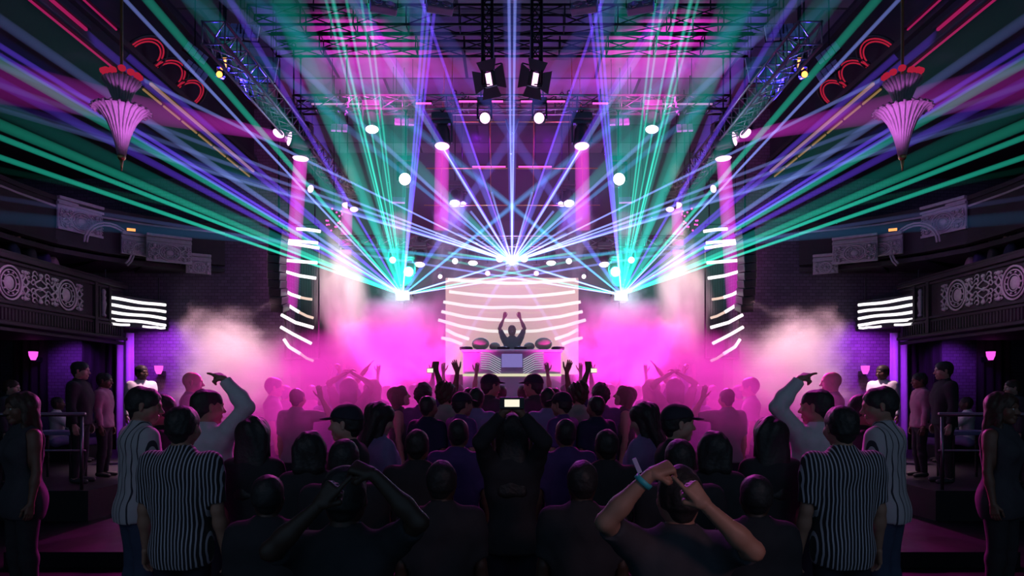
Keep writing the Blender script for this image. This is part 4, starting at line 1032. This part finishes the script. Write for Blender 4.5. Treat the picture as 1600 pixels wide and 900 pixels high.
# cables looping along the trusses
def cable(label, pts, mat='rail_metal', r=.012):
    o = MB().path([V(p)-V(pts[0]) for p in pts], r, 6).build('cable', MAT[mat], None, True); o.location = pts[0]
    return tag(o, label, 'cable')
def sag(a, b, dz, n=14, wob=0, seed=0):
    r = random.Random(seed); a = V(a); b = V(b)
    return [a.lerp(b, t/n)+V((wob*r.uniform(-1, 1), 0, -dz*4*(t/n)*(1-t/n)+wob*r.uniform(-1, 1))) for t in range(n+1)]
for i, (lab, a, b, dz, w_) in enumerate((('pink sheened cable bundle along the left side truss, lower loop', at(402, 140, 12.2), at(446, 185, 14.2), .06, .03), ('pink sheened cable bundle along the left side truss, upper loop', at(405, 148, 12.2), at(440, 180, 14.0), .02, .03),
        ('looped cable hanging from the left side truss near the bright lamps', at(518, 250, 16.6), at(528, 290, 17.2), .1, .06), ('tangled cable below the left side truss', at(528, 282, 17.0), at(560, 286, 17.6), .12, .05),
        ('slack cable near the second truss at left', at(540, 178, 14.6), at(545, 150, 14.4), .08, .05), ('round loop of cable under the inner lamp at left', at(668, 178, 14.5), at(705, 180, 14.5), -.06, .0),
        ('u shaped pink cable hanging left of the top centre', at(790, 186, 14.2), at(803, 208, 14.2), .12, .0), ('short cable loop over the outer lamp at left', at(458, 195, 14.8), at(490, 196, 14.8), -.08, .0))):
    both(cable(lab, sag(a, b, dz, 14, w_*.6, i), 'rail_metal' if i % 2 else 'drape_violet', .016))
# string of tiny pink bulbs
rt = thing('bulb_cluster', 'cluster of tiny pink bulbs beside the left pale smoke column', 'lights', at(522, 340, 16.0)); r = random.Random(4)
MB().tube((0, 0, -.3), (0, 0, 8.98-rt.location.z), .012).build('stem', MAT['black_metal'], rt)
for k in range(16): MB().sphere((r.uniform(-.2, .2), r.uniform(-.15, .1), r.uniform(-.3, .2)), .022, (1, 1, 1), 8, 6).build('bulb', MAT['lamp_magenta'], rt, True)
both(rt)

# ------------------------------------------------------------------ lasers
def laser(label, loc, beams, stand=True):
    loc = V(loc); rt = thing('laser_projector', label, 'laser', loc)
    MB().box((-.16, .05, -.12), (.16, .5, .12), bev=.015).build('housing', MAT['fix_body'], rt)
    MB().lathe([(0, 0), (.06, 0), (.075, .03), (.06, .06), (0, .05)], 18, Matrix.Translation((0, .06, 0)) @ Matrix.Rotation(PI/2, 4, 'X')).build('aperture', MAT['lamp_cyan'], rt, True)
    MB().path([(-.19, .25, 0), (-.19, .25, .22), (.19, .25, .22), (.19, .25, 0)], .014, 6).build('bracket', MAT['black_metal'], rt)
    if stand:
        b = MB().tube((0, .25, 1.2-loc.z+.02), (0, .25, -.12), .025).tube((0, .25, -.9), (0, .25, -.8), .035)
        for k in range(3): b.tube((0, .25, -1.9), (.5*math.cos(k*2.1+.5), .25+.5*math.sin(k*2.1+.5), 1.21-loc.z), .014)
        b.build('stand', MAT['black_metal'], rt)
    else: MB().tube((0, .25, .22), (0, .25, 5.34-loc.z), .018).build('drop_rod', MAT['black_metal'], rt)
    for kind, px, py, d in beams: add_beam(rt, loc, at(px, py, d), kind, loc, name='laser_beam')
    return rt
LB = [('teal_thin', -40, 199, 9), ('teal_mid', -40, 178, 9), ('teal_soft', -40, 150, 9), ('teal_thin', -40, 232, 9.5), ('violet_mid', -40, 108, 9), ('teal_mid', -40, 74, 9), ('pale_glow', 150, 134, 10), ('teal_flare', 190, 140, 10.3), ('violet_thin', 120, 146, 10),
      ('violet_thin', 190, 200, 10.5), ('violet_mid', 300, 190, 11.5), ('navy_soft', -40, 46, 9),
      ('violet_mid', 400, 262, 13), ('pale_thin', 380, 196, 12), ('teal_mid', 400, 196, 12), ('violet_mid', 430, 120, 12),
      ('teal_line', 504, -20, 11), ('teal_line', 514, -20, 11), ('teal_line', 526, 20, 11.5), ('teal_line', 545, 20, 11.5), ('teal_line', 573, 60, 12), ('teal_line', 586, 90, 12), ('teal_sheet', 585, 150, 13), ('teal_sheet', 520, 180, 13), ('teal_wide', 545, 120, 13), ('teal_wide', 440, 190, 13), ('teal_sheet', 620, 140, 13), ('teal_wide', 652, 120, 13), ('teal_wide', 500, 150, 13), ('teal_soft', 634, 130, 13),
      ('violet_thin', 664, 86, 12.5), ('violet_thin', 657, 86, 12.5), ('violet_thin', 671, 86, 12.5),
      ('blue_wide', 905, 60, 12.5), ('sky_mid', 920, 228, 13.5), ('sky_mid', 1010, 150, 12.5), ('pale_fade', 1060, 330, 13), ('teal_fade', 1120, 362, 13.5), ('pale_fade', 1160, 378, 13.5), ('sky_mid', 860, 390, 14.8)]
both(laser('laser projector throwing a teal and violet fan from the left', at(629, 461, 15.5), LB))
CB = [('pale_fade', 300, 218, 11), ('pale_fade', 310, 240, 11), ('violet_fade', 330, 262, 12), ('pale_fade', 380, 284, 13), ('sky_mid', 420, 100, 12), ('pale_glow', 560, 190, 13), ('blue_wide', 648, 20, 11.5), ('violet_mid', 590, 50, 12), ('pale_mid', 700, 246, 14), ('pale_thin', 640, 330, 15),
      ('pale_short', 690, 340, 15.5), ('violet_thin', 745, 250, 14.5), ('pale_short', 768, 300, 15.5), ('pale_short', 735, 330, 15.5), ('teal_short', 700, 395, 15.6), ('sky_mid', 640, 395, 15.2), ('teal_wide', 690, 300, 14.5), ('pale_short', 715, 365, 15.5)]
laser('laser projector on the centre line above the video wall', at(800, 409, 16.82), CB+[(k, 1600-x, y, d) for k, x, y, d in CB]+[('blue_wide', 800, -30, 11), ('pale_thin', 797, 150, 13), ('pale_thin', 803, 150, 13)], False)

# ------------------------------------------------------------------ smoke
def smoke(label, c, r, mat, rot=0):
    o = MB().sphere((0, 0, 0), 1.0, (1, 1, 1), 24, 16).build('smoke_cloud', mat, None, True)
    o.location = c; o.scale = r; o.rotation_euler.y = rot
    return tag(o, label, 'smoke', kind='stuff')
SA = smoke_mat('smoke_drift', .85, scale=1.7, lo=.28, hi=.76, seed=1.3)
SB = smoke_mat('smoke_column', 1.9, scale=1.8, lo=.32, hi=.76, seed=4.1)
SC = smoke_mat('smoke_stage', 2.4, scale=2.1, lo=.40, hi=.66, seed=7.7)
SDm = smoke_mat('smoke_centre', .38, scale=1.2, lo=.0, hi=.6, seed=2.2)
SE = smoke_mat('smoke_low', .5, scale=2.2, lo=.22, hi=.8, seed=9.2)
SF = smoke_mat('smoke_haze', .03, scale=1.3, lo=.0, hi=.7, seed=5.2)
both(smoke('grey pink cloud of smoke drifting out over the left terrace', at(368, 572, 13.9), (2.0, 1.5, 1.75), SA))
both(smoke('pale cream column of smoke rising beside the left stage screen', at(533, 455, 15.5), (.95, .9, 2.6), SB, -.12))
both(smoke('magenta billow of stage smoke left of the booth', at(622, 545, 14.9), (2.1, 1.2, 2.1), SC))
both(smoke('thin pink plume rising above the left half of the stage', at(700, 370, 16.6), (.75, .7, 1.9), SC, .15))
smoke('thin pale veil of smoke around the booth and video wall', at(800, 500, 17.0), (3.2, 1.25, 2.4), SDm)
both(smoke('low pink haze over the front of the crowd at left', at(530, 622, 9.4), (2.9, 3.0, 1.35), SE))
smoke('faint blue haze hanging under the lighting trusses', at(800, 250, 16.0), (6.4, 3.0, 3.2), SF)
# ------------------------------------------------------------------ people
SK = {'l': MAT['skin_light'], 't': MAT['skin_tan'], 'b': MAT['skin_brown'], 'd': MAT['skin_deep']}
CL = {k[6:]: MAT[k] for k in MAT if k.startswith('cloth_')}; CL['fine'] = MAT['stripe_fine']; CL['wide'] = MAT['stripe_wide']; CL['denim'] = MAT['denim']; CL['dden'] = MAT['denim_dark']
def floor_z(x, y):
    ax = abs(x)
    if ax > 5.9 and y > 9.8: return .42
    if ax < 5.2 and 7.2 < y < 13.9: return .16
    return 0.0
def put(label, px, py, d, base=None, **k):
    """stands a person so that the top of the head meets pixel (px, py) at distance d"""
    x = (px-CX)/F*d; ztop = EYE+(HZ-py)/F*d
    fz = floor_z(x, d) if base is None else base
    H = (ztop-fz)/1.012
    return person(label, (x, d, fz), H, **k)
def H_(px, py, d, base=0.0): return (EYE+(HZ-py)/F*d-base)/1.012
def loc_t(px, py, d, root):
    """a picture point at distance d in the person's own frame"""
    p = at(px, py, d)-V(root[0]); return Matrix.Rotation(-root[1], 3, 'Z') @ p
def A_(px, py, d, pl, **k): return dict(t=tuple(loc_t(px, py, d, pl)), **k)
R90 = PI/2

# -- nearest figures on the left (mirrored to the right)
P = {}
P['fine'] = put('person in a dark shirt with fine pale stripes, back turned, at left', 284, 630, 4.3, facing=-.06, skin=SK['t'], hair=('short', MAT['hair_black']), top=CL['fine'], bottom=CL['dden'], fine=2, hem=.44, wide=1.1, seed=1, sleeve='short')
P['wide'] = put('person in a white shirt with dark stripes, leaning to talk, at left', 214, 601, 5.3, facing=-.75, skin=SK['t'], hair=('short', MAT['hair_black']), top=CL['wide'], bottom=CL['denim'], fine=2, hem=.46, yaw=-.5, pitch=-.12, seed=2, sleeve='short', lean=(.0, .05))
P['listener'] = put('person in a black shirt facing the one in white stripes at left', 251, 613, 5.75, facing=1.9, skin=SK['t'], hair=('short', MAT['hair_black']), top=CL['black'], bottom=CL['dden'], fine=1, eyes=True, yaw=.25, seed=3)
pl = ((-2.33, 5.75, 0), -.35)
P['pointer'] = put('person in a pale rolled shirt with one arm raised over the head at left', 322, 604, 5.4, facing=-.35, skin=SK['t'], hair=('crop', MAT['hair_black']), top=CL['white'], bottom=CL['dden'], fine=2, hem=.44, sleeve='long', seed=4, yaw=-.45,
     arms=(None, A_(350, 592, 5.25, (((322-CX)/F*5.4, 5.4, 0), -.35), pole=(1, .1, .25), pose='point', dir=(-.9, .2, .35), nrm=(.2, -.2, 1))))
P['longhair'] = put('person with long dark hair, back turned, beside the raised pale sleeve at left', 397, 648, 4.55, facing=-.1, skin=SK['l'], hair=('long', MAT['hair_black']), top=CL['black'], bottom=CL['dden'], female=True, fine=2, seed=5)
P['shorthair'] = put('person in black with thick smooth hair, back turned, in the front row at left', 485, 671, 4.4, facing=.1, skin=SK['l'], hair=('bob', MAT['hair_black']), top=CL['black'], bottom=CL['dden'], female=True, fine=1, seed=6)
P['cap'] = put('person in a dark cap seen in profile, looking outward at left', 544, 630, 5.0, facing=1.45, skin=SK['l'], hair=('cap', MAT['hair_black']), top=CL['black'], bottom=CL['dden'], fine=2, seed=7, eyes=True)
P['bent'] = put('person with long dark hair and a lilac top, turning the head, left of centre', 590, 626, 5.6, facing=-.9, skin=SK['l'], hair=('long', MAT['hair_black']), top=CL['lilac'], bottom=CL['dden'], female=True, fine=2, seed=8, yaw=-.2, pitch=-.25)
P['blackfill'] = put('person in black standing in front of the capped profile at left', 538, 682, 3.9, facing=.1, skin=SK['b'], hair=('short', MAT['hair_black']), top=CL['black'], bottom=CL['dden'], fine=1, seed=9, wide=1.15)
P['dark2'] = put('person in black with back turned, left of the phone filmer', 652, 668, 4.9, facing=0, skin=SK['b'], hair=('short', MAT['hair_black']), top=CL['black'], bottom=CL['dden'], fine=1, seed=10, wide=1.15)
P['dark3'] = put('broad person in a dark purple shirt close to the phone filmer at left', 716, 652, 5.6, facing=-.1, skin=SK['b'], hair=('short', MAT['hair_black']), top=CL['purple'], bottom=CL['dden'], fine=1, seed=11, wide=1.15)
P['dark4'] = put('person in black in the lowest row between the filmer and the left arm', 690, 716, 3.6, facing=0, skin=SK['d'], hair=('short', MAT['hair_black']), top=CL['black'], bottom=CL['dden'], fine=1, seed=12, wide=1.15)
P['dark5'] = put('person in a black top low in the frame beside the fine stripes at left', 418, 738, 3.4, facing=.1, skin=SK['d'], hair=('short', MAT['hair_black']), top=CL['black'], bottom=CL['dden'], fine=1, seed=13)
# -- terrace and far left
P['blond'] = put('person with long fair hair and dark dress facing the room at the far left', 37, 610, 6.0, facing=PI-.55, skin=SK['b'], hair=('long', MAT['hair_brown']), top=CL['charcoal'], bottom=CL['black'], female=True, sleeve='none', fine=2, eyes=True, seed=14, hem=.40)
P['tallblack'] = put('tall bearded person all in black in profile before the purple bricks at left', 124, 563, 10.6, facing=-R90+.2, skin=SK['l'], hair=('short', MAT['hair_black']), top=CL['black'], bottom=CL['black'], fine=1, sleeve='long', wide=1.3, seed=15)
P['seated'] = put('person in a white top seated on the bench before the purple bricks at left', 88, 580, 13.8, base=.42, facing=-R90+.5, skin=SK['d'], hair=('crop', MAT['hair_black']), top=CL['white'], bottom=CL['lilac'], fine=0, sleeve='long', seed=16) if False else None
hs = (EYE+(HZ-580)/F*13.7-.42-.46)/.487
P['seated'] = person('person in a white top seated on the bench before the purple bricks at left', ((89-CX)/F*13.7, 13.7, .42), min(1.72, hs), facing=-R90+.4, skin=SK['d'], hair=('crop', MAT['hair_black']), top=CL['white'], bottom=CL['lilac'], fine=0, sleeve='long', seed=16, seated=True, hem=.5,
     arms=(dict(t=(-.12, .42, .55), pole=(-1, -.6, 0)), dict(t=(.12, .42, .55), pole=(1, -.6, 0))))
P['bearded'] = put('bearded person in a pink lit shirt in profile by the black drape at left', 162, 581, 11.4, facing=-R90+.15, skin=SK['b'], hair=('short', MAT['hair_black']), top=CL['pink'], bottom=CL['black'], fine=1, sleeve='long', seed=17)
P['whiteshirt'] = put('person in a small white shirt beside the violet drape at left', 221, 569, 13.5, facing=-R90-.9, skin=SK['d'], hair=('short', MAT['hair_black']), top=CL['white'], bottom=CL['black'], fine=1, sleeve='long', seed=18, yaw=.5)
P['redface'] = put('person with a red lit face at the very edge on the left', 17, 592, 10.4, facing=-R90+.1, skin=SK['l'], hair=('short', MAT['hair_brown']), top=CL['charcoal'], bottom=CL['black'], fine=1, sleeve='long', seed=19)
P['bald'] = put('bald person in a grey shirt behind the pointing arm at left', 299, 578, 9.3, facing=-R90+.3, skin=SK['l'], hair=('none', None), top=CL['grey'], bottom=CL['dden'], fine=1, seed=20)
# -- middle of the crowd
P['raisedpalm'] = put('person in a hazy grey shirt lifting one open palm, back turned, at left', 464, 604, 8.6, facing=-.15, skin=SK['l'], hair=('crop', MAT['hair_brown']), top=CL['grey'], bottom=CL['dden'], fine=1, seed=21,
     arms=(None, A_(502, 622, 8.5, (((464-CX)/F*8.6, 8.6, .16), -.15), pole=(.7, 0, -.8), pose='open', dir=(-.25, 0, 1), nrm=(0, -1, .1))))
P['hazyface'] = put('person half lost in grey smoke beyond the raised palm at left', 427, 588, 10.2, facing=-R90+.3, skin=SK['l'], hair=('short', MAT['hair_brown']), top=CL['grey'], bottom=CL['dden'], fine=0, seed=22)
P['lilacarm'] = put('person in a lilac shirt stretching one arm up into pink smoke at left', 512, 600, 9.9, facing=-.3, skin=SK['l'], hair=('bob', MAT['hair_brown']), top=CL['lilac'], bottom=CL['dden'], female=True, sleeve='long', fine=0, seed=23,
     arms=(None, A_(531, 572, 9.7, (((512-CX)/F*9.9, 9.9, .16), -.3), pole=(1, 0, -.3), pose='curl')))
P['handsonhead'] = put('person in a pink top with both hands above the head at left', 546, 588, 9.4, facing=0, skin=SK['l'], hair=('long', MAT['hair_auburn']), top=CL['pink'], bottom=CL['dden'], female=True, fine=0, seed=24,
     arms=(A_(541, 583, 9.3, (((546-CX)/F*9.4, 9.4, .16), 0), pole=(-1, 0, .1), pose='relax'), A_(553, 584, 9.3, (((546-CX)/F*9.4, 9.4, .16), 0), pole=(1, 0, .1), pose='relax')))
P['bracelet'] = put('person in a purple top with fair hair in the pink smoke at left', 582, 590, 9.8, facing=.3, skin=SK['l'], hair=('long', MAT['hair_blond']), top=CL['purple'], bottom=CL['dden'], female=True, fine=0, seed=25,
     arms=(A_(572, 577, 9.6, (((582-CX)/F*9.8, 9.8, .16), .3), pole=(-1, 0, -.2), pose='open'), None))
P['upturned'] = put('person with short swinging hair and upturned face left of the booth', 622, 600, 8.3, facing=-R90+.25, skin=SK['l'], hair=('bob', MAT['hair_auburn']), top=CL['charcoal'], bottom=CL['dden'], female=True, fine=1, pitch=.3, seed=26, sleeve='none')
P['fist'] = put('person in a dark shirt punching one fist upward left of the booth', 661, 598, 8.2, facing=-.15, skin=SK['b'], hair=('fluffy', MAT['hair_black']), top=CL['purple'], bottom=CL['dden'], fine=1, seed=27,
     arms=(None, A_(681, 578, 8.0, (((661-CX)/F*8.2, 8.2, .16), -.15), pole=(1, 0, -.2), pose='fist', dir=(.0, 0, 1), nrm=(0, -1, 0))))
P['bearded2'] = put('bald person in a dark tee just in front of the raised fist at left', 668, 616, 7.4, facing=-.5, skin=SK['b'], hair=('crop', MAT['hair_black']), top=CL['navy'], bottom=CL['dden'], fine=1, seed=28)
P['curly'] = put('person with curly hair and a pale sage shirt left of the booth', 696, 597, 8.0, facing=-.35, skin=SK['l'], hair=('curly', MAT['hair_brown']), top=CL['sage'], bottom=CL['dden'], fine=1, seed=29)
P['cap2'] = put('person in a dark cap and dark shirt beside the curly hair at left', 721, 611, 7.3, facing=-.9, skin=SK['t'], hair=('cap', MAT['hair_black']), top=CL['purple'], bottom=CL['dden'], fine=1, seed=30)
P['openhand'] = put('person waving one long bare arm in front of the booth at left', 733, 604, 8.9, facing=.0, skin=SK['b'], hair=('short', MAT['hair_black']), top=CL['charcoal'], bottom=CL['dden'], fine=1, seed=31,
     arms=(A_(715, 578, 8.8, (((733-CX)/F*8.9, 8.9, .16), 0), pole=(-1, 0, -.4), pose='open', dir=(-.35, 0, 1), nrm=(0, -1, 0)), None))
P['cap3'] = put('tall person in a cap below the booth left of the centre line', 765, 583, 8.8, facing=-1.0, skin=SK['t'], hair=('cap', MAT['hair_black']), top=CL['charcoal'], bottom=CL['dden'], fine=1, seed=32)
P['round'] = put('person with a round cropped head just left of the phone filmer', 744, 603, 7.9, facing=.1, skin=SK['b'], hair=('crop', MAT['hair_black']), top=CL['lilac'], bottom=CL['dden'], fine=1, seed=33)
r = random.Random(11)
fill = [('person with back turned deep in the pink smoke, outermost of the far row at left', 446, 600, 11.4, 'grey', 'short', 0), ('person with one arm up in the far row under the left screen', 487, 600, 11.6, 'pink', 'short', 1), ('person with both arms up in the far row left of the magenta billow', 565, 598, 11.8, 'lilac', 'bob', 2),
        ('person deep in the magenta smoke with back turned at left', 604, 600, 11.2, 'purple', 'short', 0), ('person with a spread hand up against the magenta smoke at left', 648, 598, 11.0, 'navy', 'short', 1), ('person in the far row right before the stage edge at left', 688, 599, 11.6, 'charcoal', 'long', 0),
        ('person with both arms up close to the booth corner at left', 716, 598, 11.5, 'charcoal', 'short', 2), ('person in the far row below the booth centre at left', 783, 600, 11.4, 'pink', 'short', 0)]
for i, (lab, px, py, d, c, hr, na) in enumerate(fill):
    up_ = lambda sd: dict(t=(sd*.3, .12, 2.05), pole=(sd, 0, -.2), pose='open', nrm=(0, -1, 0))
    P['fill%d' % i] = put(lab, px, py, d, facing=r.uniform(-.3, .3), skin=SK['lbt'[i % 3]], hair=(hr, MAT['hair_brown' if i % 2 else 'hair_black']), top=CL[c], bottom=CL['dden'], fine=0, seed=40+i, female=hr != 'short',
        arms=(None, None) if na == 0 else ((None, up_(1)) if na == 1 else (up_(-1), up_(1))))
# -- people on the balconies
for i, (lab, px, py, d, bz_, c) in enumerate((('leftmost guest in blue light on the lower balcony at left', 20, 358, 13.9, 3.2, 'navy'), ('second guest from the outer end of the lower balcony at left', 44, 352, 14.4, 3.2, 'charcoal'), ('third guest from the outer end of the lower balcony at left', 63, 346, 14.9, 3.2, 'purple'),
        ('fourth guest from the outer end of the lower balcony at left', 82, 350, 15.3, 3.2, 'pink'), ('guest in dark clothes leaning at the curved box on the left', 272, 350, 17.0, 4.8, 'charcoal'), ('lower guest farther along the curved box on the left', 283, 372, 17.1, 4.8, 'pink'))):
    x = (px-CX)/F*d
    P['bal%d' % i] = person('person, '+lab, (x, d, bz_), min(1.8, (EYE+(HZ-py)/F*d-bz_)/1.012), facing=-.9+.3*(i % 3), skin=SK['l'], hair=('short', MAT['hair_black']), top=CL[c], bottom=CL['black'], fine=0, seed=60+i, legs=True)
# the person with both hands on the head, arms framing it, lower right and lower left
pl = ((.7, 2.62, 0), 0)
def arms_pose(px0):
    base = ((px0-CX)/F*2.62, 2.62, 0); pl = (base, 0)
    m = 1 if px0 > CX else -1
    a = A_(px0-46*m, 741, 2.42, pl, pole=(-.8*m, -.7, .35), pose='fist', dir=(1*m, .15, .35), nrm=(-.3*m, -.6, .8))
    b = A_(px0+40*m, 790, 2.34, pl, pole=(.45*m, -1, -.1), pose='point', dir=(-.6*m, .1, .8), nrm=(.3*m, -1, .3))
    return (a, b) if m > 0 else (b, a)
P['arms'] = put('person with dim bare arms raised to the head in the dark at lower left', 538, 722, 2.62, facing=0, skin=SK['d'], hair=('short', MAT['hair_black']), top=CL['black'], bottom=CL['dden'], fine=2, female=False, arms=arms_pose(538), seed=70)  # darker skin stands in for the dimmer light on this side
left = dict(P)
for k, o in left.items():
    if o is not None and k != 'arms': mirrored(o)
o = person('person with bare arms raised to the head and a teal wristband at lower right', ((1062-CX)/F*2.62, 2.62, 0), H_(1062, 722, 2.62), facing=0, skin=SK['t'], hair=('short', MAT['hair_black']), top=CL['charcoal'], bottom=CL['dden'], fine=2, arms=arms_pose(1062), seed=71)
inf = PERSON_INFO[o.name]; e, w, _ = inf['A'][-1]; d = (w-e).normalized(); c = w-d*.035
b = MB(); M = aim(d)
b.lathe([(.031, -.009), (.034, -.009), (.034, .009), (.031, .009)], 20, Matrix.Translation(c) @ M); wb = b.build('wristband', MAT['band_teal'], o, True)
MB().box((-.008, -.003, 0), (.008, .003, .055), bev=.002).build('band_tail', MAT['band_lilac'], o, M=Matrix.Translation(c+V((-.012, -.005, .03))) @ Matrix.Rotation(-.4, 4, 'Y'))
# the filmer on the centre line with a phone held up in both hands
bx_ = ((0, 4.6, 0), 0)
flm = put('person on the centre line holding a phone up in both hands, back turned', 800, 644, 4.6, facing=0, skin=SK['b'], hair=('long', MAT['hair_black']), top=CL['black'], bottom=CL['dden'], fine=2, female=True, sleeve='long', seed=80,
    arms=(A_(787, 645, 4.28, bx_, pole=(-1, -.1, -.55), pose='curl', dir=(.35, .1, 1), nrm=(-.5, -1, .1)), A_(813, 645, 4.28, bx_, pole=(1, -.1, -.55), pose='curl', dir=(-.35, .1, 1), nrm=(.5, -1, .1))))
rt = thing('phone', 'phone with a bright screen held up on the centre line', 'phone', at(800, 630, 4.25))
MB().box((-.075, 0, -.036), (.075, .009, .036), bev=.004).build('case', MAT['phone'], rt)
MB().box((-.045, -.002, -.022), (.045, .001, .022)).build('screen', MAT['phone_screen'], rt)
rt = thing('phone', 'small phone with a pink white screen held up left of the booth', 'phone', at(672, 579, 7.95))
MB().box((-.04, 0, -.03), (.04, .009, .03), bev=.004).build('case', MAT['phone'], rt)
MB().box((-.034, -.002, -.024), (.034, .001, .024)).build('screen', MAT['phone_screen'], rt)
both(rt)
# the performer behind the booth
dj = put('person in a dark top behind the booth with both arms raised overhead', 800, 507, 16.7, base=1.6, facing=PI, skin=SK['d'], hair=('short', MAT['hair_black']), top=CL['charcoal'], bottom=CL['black'], fine=1, seed=90, sleeve='short',  # dark skin paints in the backlit shade
    arms=(dict(t=(-.19, .12, 1.93), pole=(-1, 0, -.1), pose='relax', dir=(.2, 0, 1), nrm=(0, -1, 0)), dict(t=(.19, .12, 1.93), pole=(1, 0, -.1), pose='relax', dir=(-.2, 0, 1), nrm=(0, -1, 0))))
